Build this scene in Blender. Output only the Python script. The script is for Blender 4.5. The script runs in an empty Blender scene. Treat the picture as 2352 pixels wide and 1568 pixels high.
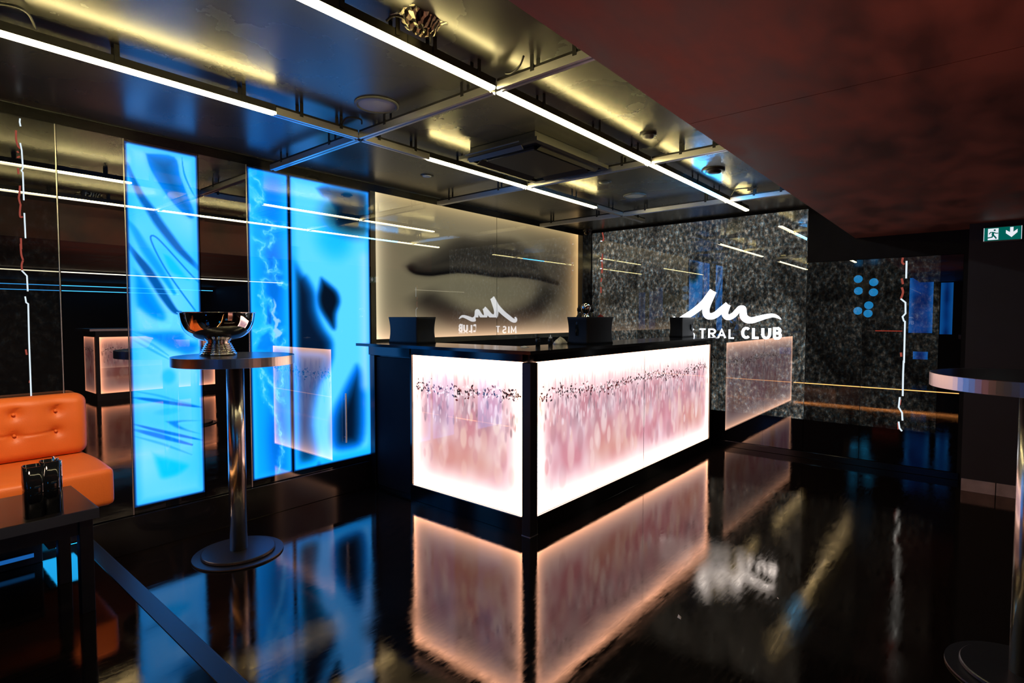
import bpy, bmesh, math, random
import numpy as np
from mathutils import Vector, Matrix
random.seed(7); rng = np.random.default_rng(11)
SC = bpy.context.scene
COL = SC.collection
PI = math.pi
# ------------------------------------------------------------------ render look
SC.view_settings.view_transform = 'Standard'
SC.view_settings.look = 'None'
SC.view_settings.exposure = 0.0
SC.view_settings.gamma = 1.0
SC.view_settings.use_curve_mapping = False
cy = SC.cycles
cy.use_denoising = True
cy.max_bounces = 10; cy.glossy_bounces = 7; cy.diffuse_bounces = 3; cy.transmission_bounces = 4
cy.sample_clamp_indirect = 6.0; cy.sample_clamp_direct = 0.0
cy.blur_glossy = 0.3
cy.caustics_reflective = True; cy.caustics_refractive = False
w = bpy.data.worlds.new('World'); SC.world = w; w.use_nodes = True
w.node_tree.nodes['Background'].inputs[0].default_value = (0.3, 0.4, 0.6, 1)
w.node_tree.nodes['Background'].inputs[1].default_value = 0.004

# ------------------------------------------------------------------ helpers
def lin(c):
    c = np.asarray(c, float) / 255.0
    return np.where(c <= 0.04045, c / 12.92, ((c + 0.055) / 1.055) ** 2.4)
def tag(o, label=None, cat=None, group=None, kind=None):
    if label: o['label'] = label
    if cat: o['category'] = cat
    if group: o['group'] = group
    if kind: o['kind'] = kind
    return o
def thing(name, label, cat, loc=(0, 0, 0), group=None):
    o = bpy.data.objects.new(name, None); COL.objects.link(o)
    o.location = loc; o.empty_display_size = 0.1
    return tag(o, label, cat, group)
def root_loc(o):
    v = Vector((0, 0, 0))
    while o is not None:
        v += o.location; o = o.parent
    return v
def link(name, me, mat, parent=None, smooth=False, label=None):
    """me in world coordinates -> object whose origin is its parent's"""
    if parent is not None:
        v = root_loc(parent)
        me.transform(Matrix.Translation(-v))
    if mat: me.materials.append(mat)
    if smooth:
        me.polygons.foreach_set('use_smooth', [True] * len(me.polygons))
    o = bpy.data.objects.new(name, me); COL.objects.link(o)
    if parent is not None: o.parent = parent
    if label: o['label'] = label
    return o
class MB:
    def __init__(s): s.v = []; s.f = []
    def add(s, v, f):
        n = len(s.v); s.v += [tuple(p) for p in v]; s.f += [tuple(i + n for i in q) for q in f]; return s
    def box(s, x0, x1, y0, y1, z0, z1):
        v = [(x, y, z) for x in (x0, x1) for y in (y0, y1) for z in (z0, z1)]
        return s.add(v, [(0, 1, 3, 2), (4, 6, 7, 5), (0, 4, 5, 1), (2, 3, 7, 6), (0, 2, 6, 4), (1, 5, 7, 3)])
    def bbox(s, x0, x1, y0, y1, z0, z1, b=0.004):
        """box with chamfered edges"""
        bm = bmesh.new(); bmesh.ops.create_cube(bm, size=1)
        for q in bm.verts:
            q.co = Vector(((x0 + x1) / 2 + q.co.x * (x1 - x0), (y0 + y1) / 2 + q.co.y * (y1 - y0), (z0 + z1) / 2 + q.co.z * (z1 - z0)))
        bmesh.ops.bevel(bm, geom=list(bm.edges), offset=b, segments=2, profile=0.5, affect='EDGES')
        bm.verts.index_update()
        s.add([q.co[:] for q in bm.verts], [[q.index for q in f.verts] for f in bm.faces]); bm.free(); return s
    def prism(s, poly, axis, a, b):
        """poly 2D extruded along axis ('x': (y,z), 'y': (x,z), 'z': (x,y))"""
        def P(p, t):
            return (t, p[0], p[1]) if axis == 'x' else (p[0], t, p[1]) if axis == 'y' else (p[0], p[1], t)
        n = len(poly)
        v = [P(p, a) for p in poly] + [P(p, b) for p in poly]
        f = [tuple(range(n))[::-1], tuple(range(n, 2 * n))] + [(i, (i + 1) % n, n + (i + 1) % n, n + i) for i in range(n)]
        return s.add(v, f)
    def lathe(s, prof, c=(0, 0), n=48, a0=0, a1=2 * PI):
        full = abs(a1 - a0 - 2 * PI) < 1e-6
        m = n if full else n + 1
        base = len(s.v); rows = []
        for r, z in prof:
            if r < 1e-6:
                rows.append([len(s.v)]); s.v.append((c[0], c[1], z))
            else:
                row = []
                for k in range(m):
                    a = a0 + (a1 - a0) * k / n
                    row.append(len(s.v)); s.v.append((c[0] + r * math.cos(a), c[1] + r * math.sin(a), z))
                rows.append(row)
        for A, B in zip(rows, rows[1:]):
            for k in range(n):
                k2 = (k + 1) % m
                if len(A) == 1 and len(B) == 1: continue
                if len(A) == 1: s.f.append((A[0], B[k], B[k2]))
                elif len(B) == 1: s.f.append((A[k], B[0], A[k2]))
                else: s.f.append((A[k], B[k], B[k2], A[k2]))
        return s
    def tube(s, pts, r, n=8):
        pts = [Vector(p) for p in pts]; rings = []
        for i, p in enumerate(pts):
            d = (pts[min(i + 1, len(pts) - 1)] - pts[max(i - 1, 0)]).normalized()
            u = d.cross(Vector((0, 0, 1)))
            if u.length < 1e-3: u = d.cross(Vector((1, 0, 0)))
            u.normalize(); q = d.cross(u)
            rings.append([p + (u * math.cos(2 * PI * k / n) + q * math.sin(2 * PI * k / n)) * r for k in range(n)])
        v = [p[:] for R in rings for p in R]; f = []
        for i in range(len(rings) - 1):
            for k in range(n):
                f.append((i * n + k, i * n + (k + 1) % n, (i + 1) * n + (k + 1) % n, (i + 1) * n + k))
        f.append(tuple(range(n))[::-1]); f.append(tuple(range((len(rings) - 1) * n, len(rings) * n)))
        return s.add(v, f)
    def ribbon(s, pts, plane, at, depth, w=None):
        """flat stroke of varying width on a wall plane ('x': pts are (y,z), 'y': pts are (x,z)); depth = thickness towards -plane"""
        P = [Vector((p[0], p[1])) for p in pts]; W = [(p[2] if len(p) > 2 else w) / 2 for p in pts]
        L = []; R = []
        for i, p in enumerate(P):
            a = (P[i] - P[i - 1]).normalized() if i > 0 else None
            b = (P[i + 1] - P[i]).normalized() if i < len(P) - 1 else None
            d = (a + b).normalized() if a is not None and b is not None and (a + b).length > 0.2 else (b if b is not None else a)
            nrm = Vector((-d.y, d.x)); k = 1.0
            if a is not None and b is not None: k = min(1.35, 1 / max(0.5, abs(d.dot(a))))
            L.append(p + nrm * W[i] * k); R.append(p - nrm * W[i] * k)
        def T(q, t): return (t, q.x, q.y) if plane == 'x' else (q.x, t, q.y)
        n = len(P); v = []
        for t in (at, at - depth):
            v += [T(q, t) for q in L] + [T(q, t) for q in R]
        f = []
        for o in (0, 2 * n):
            for i in range(n - 1): f.append((o + i, o + i + 1, o + n + i + 1, o + n + i))
        for i in range(n - 1):
            f.append((i, i + 1, 2 * n + i + 1, 2 * n + i)); f.append((n + i, n + i + 1, 3 * n + i + 1, 3 * n + i))
        f += [(0, n, 3 * n, 2 * n), (n - 1, 2 * n - 1, 4 * n - 1, 3 * n - 1)]
        return s.add(v, f)
    def mesh(s, name):
        me = bpy.data.meshes.new(name); me.from_pydata(s.v, [], s.f); me.validate()
        bm = bmesh.new(); bm.from_mesh(me); bmesh.ops.recalc_face_normals(bm, faces=bm.faces[:]); bm.to_mesh(me); bm.free()
        return me
    def build(s, name, mat, parent=None, smooth=False, label=None):
        return link(name, s.mesh(name), mat, parent, smooth, label)
def struct(name, mb, mat, label=None):
    o = mb.build(name, mat); o['kind'] = 'structure'
    if label: o['label'] = label
    return o
def catmull(pts, k=6):
    P = [np.array(p, float) for p in pts]; out = []
    for i in range(len(P) - 1):
        a, b, c, d = P[max(i - 1, 0)], P[i], P[i + 1], P[min(i + 2, len(P) - 1)]
        for j in range(k):
            t = j / k
            out.append(0.5 * (2 * b + (c - a) * t + (2 * a - 5 * b + 4 * c - d) * t * t + (3 * b - a - 3 * c + d) * t ** 3))
    out.append(P[-1]); return [tuple(float(x) for x in p) for p in out]
def copy_tree(o, loc, label=None):
    c = o.copy(); COL.objects.link(c); c.location = loc
    if label: c['label'] = label
    for ch in list(o.children):
        d = ch.copy(); COL.objects.link(d); d.parent = c
        for g in list(ch.children):
            e = g.copy(); COL.objects.link(e); e.parent = d
    return c

# ------------------------------------------------------------------ materials
def newmat(name):
    m = bpy.data.materials.new(name); m.use_nodes = True
    nt = m.node_tree; nt.nodes.clear()
    out = nt.nodes.new('ShaderNodeOutputMaterial')
    return m, nt, out
def N(nt, t, **kw):
    n = nt.nodes.new(t)
    for k, v in kw.items():
        if k.startswith('i_'):
            key = k[2:].replace('_', ' ')
            n.inputs[key].default_value = v
        else: setattr(n, k, v)
    return n
def pbr(name, base, rough=0.5, metal=0.0, ior=1.5, noise=0.0, nscale=8.0, rnoise=0.0, bump=0.0, bscale=40.0, col2=None, spec=None, stretch=(1, 1, 1), detail=5.0):
    m, nt, out = newmat(name)
    p = N(nt, 'ShaderNodeBsdfPrincipled')
    p.inputs['Base Color'].default_value = (*base, 1); p.inputs['Roughness'].default_value = rough
    p.inputs['Metallic'].default_value = metal; p.inputs['IOR'].default_value = ior
    if spec is not None: p.inputs['Specular Tint'].default_value = (*spec, 1)
    nt.links.new(p.outputs[0], out.inputs[0])
    tc = N(nt, 'ShaderNodeTexCoord'); mp = N(nt, 'ShaderNodeMapping'); mp.inputs['Scale'].default_value = stretch
    nt.links.new(tc.outputs['Object'], mp.inputs[0])
    nz = N(nt, 'ShaderNodeTexNoise'); nz.inputs['Scale'].default_value = nscale; nz.inputs['Detail'].default_value = detail
    nt.links.new(mp.outputs[0], nz.inputs['Vector'])
    if col2 is not None or noise > 0:
        c2 = col2 if col2 is not None else tuple(x * (1 - noise) for x in base)
        r = N(nt, 'ShaderNodeValToRGB'); r.color_ramp.elements[0].position = 0.35; r.color_ramp.elements[1].position = 0.68
        r.color_ramp.elements[0].color = (*c2, 1); r.color_ramp.elements[1].color = (*base, 1)
        nt.links.new(nz.outputs['Fac'], r.inputs[0]); nt.links.new(r.outputs[0], p.inputs['Base Color'])
    if rnoise > 0:
        mr = N(nt, 'ShaderNodeMapRange'); mr.inputs[1].default_value = 0.3; mr.inputs[2].default_value = 0.7
        mr.inputs[3].default_value = max(0.02, rough - rnoise); mr.inputs[4].default_value = rough + rnoise
        nt.links.new(nz.outputs['Fac'], mr.inputs[0]); nt.links.new(mr.outputs[0], p.inputs['Roughness'])
    if bump > 0:
        n2 = N(nt, 'ShaderNodeTexNoise'); n2.inputs['Scale'].default_value = bscale; n2.inputs['Detail'].default_value = 4
        nt.links.new(mp.outputs[0], n2.inputs['Vector'])
        b = N(nt, 'ShaderNodeBump'); b.inputs['Strength'].default_value = bump; b.inputs['Distance'].default_value = 0.01
        nt.links.new(n2.outputs['Fac'], b.inputs['Height']); nt.links.new(b.outputs[0], p.inputs['Normal'])
    return m
def glow(name, col, strength):
    m, nt, out = newmat(name)
    e = N(nt, 'ShaderNodeEmission'); e.inputs[0].default_value = (*col, 1); e.inputs[1].default_value = strength
    nt.links.new(e.outputs[0], out.inputs[0]); return m
def glass_face(name, r0, emit=None, tint=(1, 1, 1), rough=0.0, base=(0.004, 0.004, 0.005)):
    """polished glass front: fresnel mirror over black (or over a lit print, 'emit' = function(nt) -> colour socket)"""
    m, nt, out = newmat(name)
    f = N(nt, 'ShaderNodeFresnel'); s = math.sqrt(r0); f.inputs['IOR'].default_value = (1 + s) / (1 - s)
    g = N(nt, 'ShaderNodeBsdfGlossy'); g.inputs['Color'].default_value = (*tint, 1); g.inputs['Roughness'].default_value = rough
    d = N(nt, 'ShaderNodeBsdfDiffuse'); d.inputs['Color'].default_value = (*base, 1)
    mx = N(nt, 'ShaderNodeMixShader')
    nt.links.new(f.outputs[0], mx.inputs[0]); nt.links.new(d.outputs[0], mx.inputs[1]); nt.links.new(g.outputs[0], mx.inputs[2])
    if emit is None:
        nt.links.new(mx.outputs[0], out.inputs[0])
    else:
        e = N(nt, 'ShaderNodeEmission'); nt.links.new(emit(nt), e.inputs[0])
        a = N(nt, 'ShaderNodeAddShader'); nt.links.new(e.outputs[0], a.inputs[0]); nt.links.new(mx.outputs[0], a.inputs[1])
        nt.links.new(a.outputs[0], out.inputs[0])
    return m
def art_socket(nt):
    a = N(nt, 'ShaderNodeAttribute'); a.attribute_name = 'print'; a.attribute_type = 'GEOMETRY'
    return a.outputs['Color']
# wall coordinates (metres) of the printed artwork
SWIRL={'field': [(1.135,2.353),(1.291,2.366),(1.322,2.254),(1.355,2.163),(1.401,2.034),(1.372,1.999),(1.311,2.043),(1.252,2.108),(1.195,2.193),(1.152,2.278)],'band1': [(1.041,2.269),(1.069,2.184),(1.11,2.092),(1.152,2.027),(1.195,1.953),(1.253,1.872),(1.312,1.796),(1.394,1.712),(1.411,1.69)],'thin1': [(1.332,2.368),(1.343,2.273),(1.376,2.189),(1.41,2.127)],'band2': [(1.033,1.946),(1.068,1.894),(1.115,1.799),(1.164,1.717),(1.22,1.625),(1.271,1.531)],'band3': [(1.036,1.806),(1.077,1.739),(1.125,1.671),(1.174,1.586),(1.217,1.507),(1.269,1.426),(1.303,1.411)],'loop': [(1.387,1.427),(1.306,1.547),(1.234,1.663),(1.184,1.762),(1.154,1.84),(1.155,1.869),(1.18,1.864),(1.225,1.818),(1.29,1.742),(1.364,1.656),(1.42,1.598)],'loopfill': [(1.211,1.772),(1.257,1.754),(1.323,1.669),(1.363,1.611),(1.274,1.643),(1.235,1.693)],'tri': [(1.056,1.673),(1.093,1.647),(1.141,1.57),(1.19,1.477),(1.228,1.396),(1.207,1.358),(1.149,1.373),(1.087,1.424),(1.058,1.474)],'low': [(0.999,1.318),(1.086,1.302),(1.298,1.299),(1.337,1.247),(1.404,1.222),(1.396,1.163),(1.334,1.144),(1.282,1.162),(1.218,1.193),(1.139,1.246)],'thin2': [(1.039,1.29),(1.138,1.225),(1.23,1.15)],'thin3': [(1.038,1.256),(1.137,1.19),(1.23,1.128)],'blob1': [(1.227,1.021)],'thin4': [(1.036,0.951),(1.162,0.913),(1.275,0.864),(1.416,0.81)],'band4': [(1.035,0.913),(1.13,0.888),(1.255,0.852),(1.416,0.807)],'blob2': [(1.216,0.807)],'vee': [(1.198,0.751),(1.299,0.744),(1.414,0.722),(1.298,0.73),(1.278,0.718),(1.324,0.682),(1.412,0.634),(1.35,0.655),(1.271,0.69),(1.233,0.717)],'band5': [(1.031,0.758),(1.156,0.701),(1.283,0.648),(1.411,0.596)],'band6': [(1.036,0.723),(1.125,0.684),(1.218,0.64),(1.349,0.577)],'thin5': [(1.035,0.685),(1.186,0.61),(1.347,0.514)],'lowtri': [(1.123,0.578),(1.215,0.525),(1.332,0.457),(1.291,0.407),(1.231,0.39),(1.168,0.398),(1.145,0.467)]}
BODY={'d1': [(2.238,2.344),(2.371,2.405),(2.691,2.406),(2.705,2.085),(2.641,2.116),(2.573,2.126),(2.495,2.107),(2.429,2.084),(2.398,2.113),(2.41,2.189),(2.368,2.248),(2.338,2.284),(2.287,2.294)],'d1c': [(2.54,2.17)],'mid': [(2.385,1.972)],'d2': [(2.027,1.829),(2.073,1.771),(2.119,1.703),(2.158,1.679),(2.215,1.573),(2.233,1.436),(2.281,1.317),(2.352,1.213),(2.362,1.137),(2.35,1.045),(2.275,0.927),(2.04,0.946),(2.021,1.478)],'d3': [(2.272,1.676),(2.338,1.633),(2.4,1.58),(2.421,1.505),(2.387,1.41),(2.375,1.297),(2.313,1.363),(2.253,1.455),(2.239,1.537),(2.256,1.611)],'pink': [(2.682,1.688),(2.675,1.143)],'d4': [(2.044,1.147),(2.301,1.112),(2.298,0.971),(2.253,0.849),(2.222,0.743),(2.198,0.575),(2.219,0.298),(2.037,0.296),(2.036,0.675)],'d5': [(2.573,0.991),(2.62,0.913),(2.637,0.677),(2.613,0.387),(2.469,0.346),(2.36,0.39),(2.345,0.553),(2.373,0.669),(2.439,0.782),(2.515,0.905)],'notch': [(2.227,0.257)]}
SMOKE={'lines': [[(1.735,2.361),(1.768,2.33),(1.813,2.309),(1.827,2.259),(1.83,2.206),(1.81,2.173),(1.756,2.112),(1.733,2.071)],[(1.733,2.279),(1.766,2.255),(1.818,2.189)],[(1.736,2.22),(1.773,2.197),(1.81,2.173)],[(1.73,1.929),(1.775,1.912),(1.828,1.895)],[(1.732,2.056),(1.763,2.075),(1.785,2.056),(1.816,2.053)],[(1.854,2.043),(1.87,2.052),(1.901,2.037)],[(1.991,2.037),(1.925,2.005),(1.877,1.992),(1.845,1.957),(1.892,1.963),(1.899,1.933),(1.875,1.876)],[(1.844,1.904),(1.819,1.848),(1.811,1.809),(1.841,1.789)],[(1.849,1.767),(1.864,1.714),(1.848,1.697),(1.895,1.7),(1.944,1.703)],[(1.913,1.779),(1.919,1.718)],[(1.878,1.645),(1.831,1.643),(1.814,1.55),(1.828,1.512),(1.868,1.505)],[(1.911,1.67),(1.934,1.632),(2.008,1.608)],[(1.828,1.497),(1.83,1.397),(1.84,1.319)],[(1.875,1.49),(1.89,1.42)],[(1.728,1.283),(1.801,1.297),(1.88,1.311),(1.902,1.233)],[(1.728,1.28),(1.799,1.293),(1.872,1.313),(1.893,1.255),(1.914,1.182)],[(1.777,1.23),(1.748,1.188)],[(1.931,1.276),(1.962,1.297)],[(1.976,1.216),(1.944,1.173)],[(1.787,1.045),(1.822,0.992),(1.865,0.931),(1.908,0.868),(1.915,0.816),(1.96,0.782)],[(1.793,0.994),(1.813,0.892),(1.833,0.804)],[(1.949,1.034),(1.955,0.952),(1.923,0.845)],[(1.862,0.786),(1.905,0.671),(1.925,0.557),(1.943,0.48),(1.929,0.364),(1.904,0.25)]],'wing': [(1.733,2.279),(1.766,2.255),(1.818,2.189),(1.795,2.17),(1.735,2.198)],'veil': [(1.9,1.522),(1.915,1.467),(1.898,1.405),(1.945,1.358),(1.92,1.311),(1.96,1.286),(1.91,1.232),(1.891,1.295),(1.905,1.358),(1.881,1.397),(1.895,1.459)],'hole': [(1.855,1.459),(1.882,1.412),(1.876,1.327),(1.844,1.335)],'hole2': [(1.835,1.271),(1.879,1.299),(1.889,1.205),(1.84,1.156),(1.775,1.166),(1.798,1.243)]}
LIPS={'upper': [(3.093,1.826),(3.197,1.897),(3.328,1.944),(3.504,2.035),(3.635,2.115),(3.772,2.159),(3.913,2.165),(4.031,2.168),(4.215,2.199),(4.376,2.206),(4.543,2.214),(4.719,2.166),(4.903,2.093),(5.096,1.982),(5.258,1.862),(5.384,1.784),(5.218,1.788),(4.999,1.812),(4.792,1.824),(4.544,1.826),(4.294,1.807),(4.06,1.814),(3.912,1.82),(3.701,1.816),(3.502,1.789),(3.351,1.766),(3.196,1.771),(3.126,1.793)],'mouth': [(3.132,1.802),(3.196,1.775),(3.351,1.771),(3.502,1.791),(3.701,1.819),(3.912,1.823),(4.06,1.817),(4.294,1.81),(4.544,1.83),(4.792,1.827),(4.999,1.816),(5.218,1.792),(5.363,1.777)],'under': [(3.218,1.645),(3.325,1.539),(3.474,1.467),(3.631,1.401),(3.838,1.351),(4.135,1.335),(4.459,1.36),(4.72,1.404),(4.943,1.486),(5.138,1.642)],'ridge': [(3.899,2.224)],'shade': [(5.299,1.888)]}
CRACKL={'white': [[(0.58,2.4),(0.578,2.382),(0.581,2.361)],[(0.577,2.276),(0.582,2.238),(0.584,2.15),(0.578,2.136),(0.583,2.127),(0.583,1.986)],[(0.583,1.921),(0.584,1.792)],[(0.564,1.625),(0.584,1.598),(0.585,1.518)],[(0.574,1.491),(0.577,1.46),(0.585,1.453),(0.583,1.265),(0.583,1.135),(0.583,0.959),(0.578,0.453)]],'red': [[(0.563,2.336),(0.562,2.292),(0.568,2.259),(0.577,2.247)],[(0.563,2.231),(0.57,2.225)],[(0.563,2.199),(0.574,2.207)],[(0.565,2.146),(0.566,2.116)],[(0.57,2.058),(0.567,2.018),(0.564,1.993),(0.569,1.964)],[(0.57,1.964),(0.566,1.924),(0.567,1.899),(0.577,1.901)],[(0.566,1.79),(0.566,1.735)],[(0.564,1.761),(0.565,1.709),(0.571,1.679)],[(0.571,1.677),(0.565,1.653),(0.566,1.625)],[(0.569,1.216),(0.57,1.203),(0.572,1.188)],[(0.581,1.054),(0.579,1.041)]]}
CRACKR={'white': [[(0.457,1.885),(0.456,1.731)],[(0.491,1.552),(0.456,1.518),(0.453,1.421),(0.474,1.392),(0.464,1.356),(0.455,1.349),(0.453,0.981)],[(0.456,1.002),(0.457,0.883),(0.455,0.684)],[(0.476,0.672),(0.482,0.581),(0.456,0.534),(0.451,0.464)],[(0.479,0.451),(0.471,0.392),(0.452,0.368)]],'red': [[(0.484,1.916),(0.489,1.877),(0.473,1.854)],[(0.488,1.732),(0.478,1.681)],[(0.486,1.653),(0.476,1.609),(0.49,1.552)],[(0.478,1.072),(0.474,1.036)],[(0.482,0.441),(0.477,0.381)],[(0.472,0.652),(0.476,0.602)]]}
CRACKM={'red': [[(3.547,2.44),(3.53,2.373),(3.53,2.346),(3.562,2.335)],[(3.544,2.176),(3.544,2.086)],[(3.543,2.059),(3.543,1.97),(3.55,1.936)],[(3.554,2.134),(3.549,2.038),(3.552,1.942)],[(3.551,1.877),(3.562,1.829)],[(3.562,1.765),(3.559,1.692)]],'white': [[(3.573,2.335),(3.546,2.333)],[(3.572,2.092),(3.54,2.09)],[(3.575,1.995),(3.547,1.996)]]}
LOGO=[[(2.592,1.392,0.008),(2.610,1.362,0.018),(2.590,1.340,0.026),(2.540,1.352,0.0295),(2.465,1.395,0.0325),(2.37,1.454,0.034),(2.265,1.538,0.0374),(2.214,1.601,0.0391),(2.162,1.672,0.0381)],[(2.162,1.672,0.0381),(2.2,1.588,0.0391),(2.229,1.518,0.0391),(2.238,1.459,0.0374),(2.224,1.414,0.0374),(2.185,1.398,0.0357),(2.127,1.417,0.034),(2.058,1.477,0.0323),(2.003,1.524,0.0306)],[(2.003,1.524,0.0306),(2.024,1.47,0.0323),(2.032,1.426,0.0323),(2.013,1.394,0.0313),(1.982,1.389,0.0299),(1.939,1.413,0.0279),(1.903,1.453,0.0272),(1.874,1.481,0.0289),(1.846,1.478,0.0306),(1.843,1.437,0.034),(1.836,1.394,0.0374),(1.8,1.363,0.0367),(1.752,1.357,0.0323),(1.688,1.375,0.0289),(1.625,1.394,0.0245),(1.558,1.406,0.0197),(1.512,1.394,0.0136),(1.474,1.367,0.0027)]]
# ------------------------------------------------------------------ printed artwork of the backlit panels (metres on the wall)
def sm(a, b, x): t = np.clip((x - a) / (b - a), 0, 1); return t * t * (3 - 2 * t)
def dline(X, Z, pts, ax=1.0):
    """distance to a polyline (x scaled by ax) and the position along it 0..1"""
    best = np.full(X.shape, 1e9); tt = np.zeros(X.shape); n = len(pts) - 1
    for i in range(n):
        x0, z0, x1, z1 = pts[i][0] * ax, pts[i][1], pts[i + 1][0] * ax, pts[i + 1][1]
        dx, dz = x1 - x0, z1 - z0
        t = np.clip(((X * ax - x0) * dx + (Z - z0) * dz) / (dx * dx + dz * dz + 1e-12), 0, 1)
        d = np.hypot(X * ax - x0 - t * dx, Z - z0 - t * dz)
        m = d < best; best[m] = d[m]; tt[m] = ((i + t) / n)[m]
    return best, tt
def dpoly(X, Z, pts, ax=1.0):
    """signed distance, negative inside"""
    d, _ = dline(X, Z, list(pts) + [pts[0]], ax); ins = np.zeros(X.shape, bool); n = len(pts)
    for i in range(n):
        x0, z0 = pts[i][:2]; x1, z1 = pts[(i + 1) % n][:2]
        c = ((z0 > Z) != (z1 > Z)); c &= X < (x1 - x0) * (Z - z0) / (z1 - z0 + 1e-12) + x0; ins ^= c
    return np.where(ins, -d, d)
def over(C, col, m): return C + (np.asarray(col, float) - C) * np.clip(m, 0, 1)[:, None]
def S(pts, k=6): return catmull(pts, k) if len(pts) > 2 else pts
def wob(X, Z, f, a, s=0.0): return a * (np.sin(X * f * 1.3 + Z * f + s) + np.sin(Z * f * 2.3 - X * f * 0.7 + 1.7 + s) * 0.6)
def panel_mesh(name, plane, at, a0, a1, z0, z1, na, nz, art):
    """dense sheet on plane x=at or y=at, coloured per vertex by art(A,Z) (linear radiance)"""
    A, Z = np.meshgrid(np.linspace(a0, a1, na), np.linspace(z0, z1, nz)); A = A.ravel(); Z = Z.ravel()
    co = np.empty((A.size, 3))
    if plane == 'y': co[:, 0] = A; co[:, 1] = at
    else: co[:, 1] = A; co[:, 0] = at
    co[:, 2] = Z
    i = np.arange((na - 1) * (nz - 1)); r = i // (na - 1); c = i % (na - 1); q = r * na + c
    quads = np.stack([q, q + 1, q + na + 1, q + na], 1)       # winding for normal -y when a grows with x
    if plane == 'x': quads = quads[:, ::-1]                    # normal -x
    me = bpy.data.meshes.new(name)
    me.vertices.add(A.size); me.vertices.foreach_set('co', co.ravel())
    me.loops.add(quads.size); me.loops.foreach_set('vertex_index', quads.ravel())
    me.polygons.add(len(quads)); me.polygons.foreach_set('loop_start', np.arange(0, quads.size, 4)); me.polygons.foreach_set('loop_total', np.full(len(quads), 4))
    me.update(calc_edges=True)
    col = np.ones((A.size, 4)); col[:, :3] = art(A, Z)
    at_ = me.color_attributes.new('print', 'FLOAT_COLOR', 'POINT'); at_.data.foreach_set('color', col.ravel().astype(np.float32))
    return me
def blue_out(C, A, Z, a0, a1, z0, z1, rad=0.02):
    """rounded dark rim of the light box, then print colours -> light"""
    dx = np.minimum(A - a0, a1 - A); dz = np.minimum(Z - z0, z1 - Z)
    d = np.where((dx < rad) & (dz < rad), rad - np.hypot(rad - dx, rad - dz), np.minimum(dx, dz))
    C = over(C, (30, 175, 250), 0.5 * (1 - sm(0.012, 0.06, d)))
    C = over(C, (0, 45, 110), 1 - sm(0.0, 0.016, d))
    L = lin(C); L[:, 2] *= 1 + 1.3 * L[:, 2] ** 2; L[:, 1] *= 1.10 + 0.22 * L[:, 1]; L[:, 0] *= 0.90
    return L
def art_swirl(X, Z):
    W = SWIRL; C = np.tile(np.array([132., 208, 250]), (X.size, 1))
    C = over(C, (70, 195, 252), 0.55 + wob(X, Z, 6, 0.35))
    def band(k, w, col, a=1.0, soft=0.5, taper=True):
        d, t = dline(X, Z, S(W[k])); ww = w * (0.45 + 0.9 * np.sin(PI * np.clip(t, 0.05, 0.95))) if taper else w
        nonlocal C; C = over(C, col, a * (1 - sm(ww * (1 - soft) / 2, ww * (1 + soft) / 2, d)))
    def fill(k, col, soft, a=1.0, curve=True):
        p = W[k] + [W[k][0]]; p = S(p, 4) if curve else p
        d = dpoly(X, Z, p); 
        nonlocal C; C = over(C, col, a * (1 - sm(-soft, soft * 0.3, d))); return d
    fill('field', (0, 140, 225), 0.012); d = fill('field', (0, 92, 165), 0.09)
    band('band1', 0.036, (0, 100, 180), 1, 0.6); band('thin1', 0.008, (20, 150, 235)); 
    band('band2', 0.034, (0, 150, 230), 0.9, 0.7); band('band3', 0.036, (0, 88, 165), 1, 0.5)
    fill('loopfill', (0, 185, 255), 0.02, 0.9); band('loop', 0.009, (0, 125, 205), 1, 0.6, False)
    fill('tri', (0, 165, 245), 0.03); fill('tri', (0, 110, 195), 0.12, 0.9)
    fill('low', (0, 160, 240), 0.03); fill('low', (0, 105, 190), 0.10, 0.9)
    for k in ('thin2', 'thin3', 'thin4', 'thin5'): band(k, 0.010, (30, 160, 235), 0.7, 0.8)
    band('band4', 0.016, (0, 115, 200)); band('band5', 0.014, (0, 120, 205)); band('band6', 0.020, (0, 125, 210))
    fill('vee', (0, 130, 215), 0.014); fill('lowtri', (0, 190, 252), 0.035, 0.95)
    for k, rx, rz in (('blob1', 0.05, 0.06), ('blob2', 0.085, 0.026)):
        b = W[k][0]; C = over(C, (40, 185, 250), 0.9 * (1 - sm(0.4, 1.1, np.hypot((X - b[0]) / rx, (Z - b[1]) / rz))))
    return blue_out(C, X, Z, X.min(), X.max(), Z.min(), Z.max())
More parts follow.
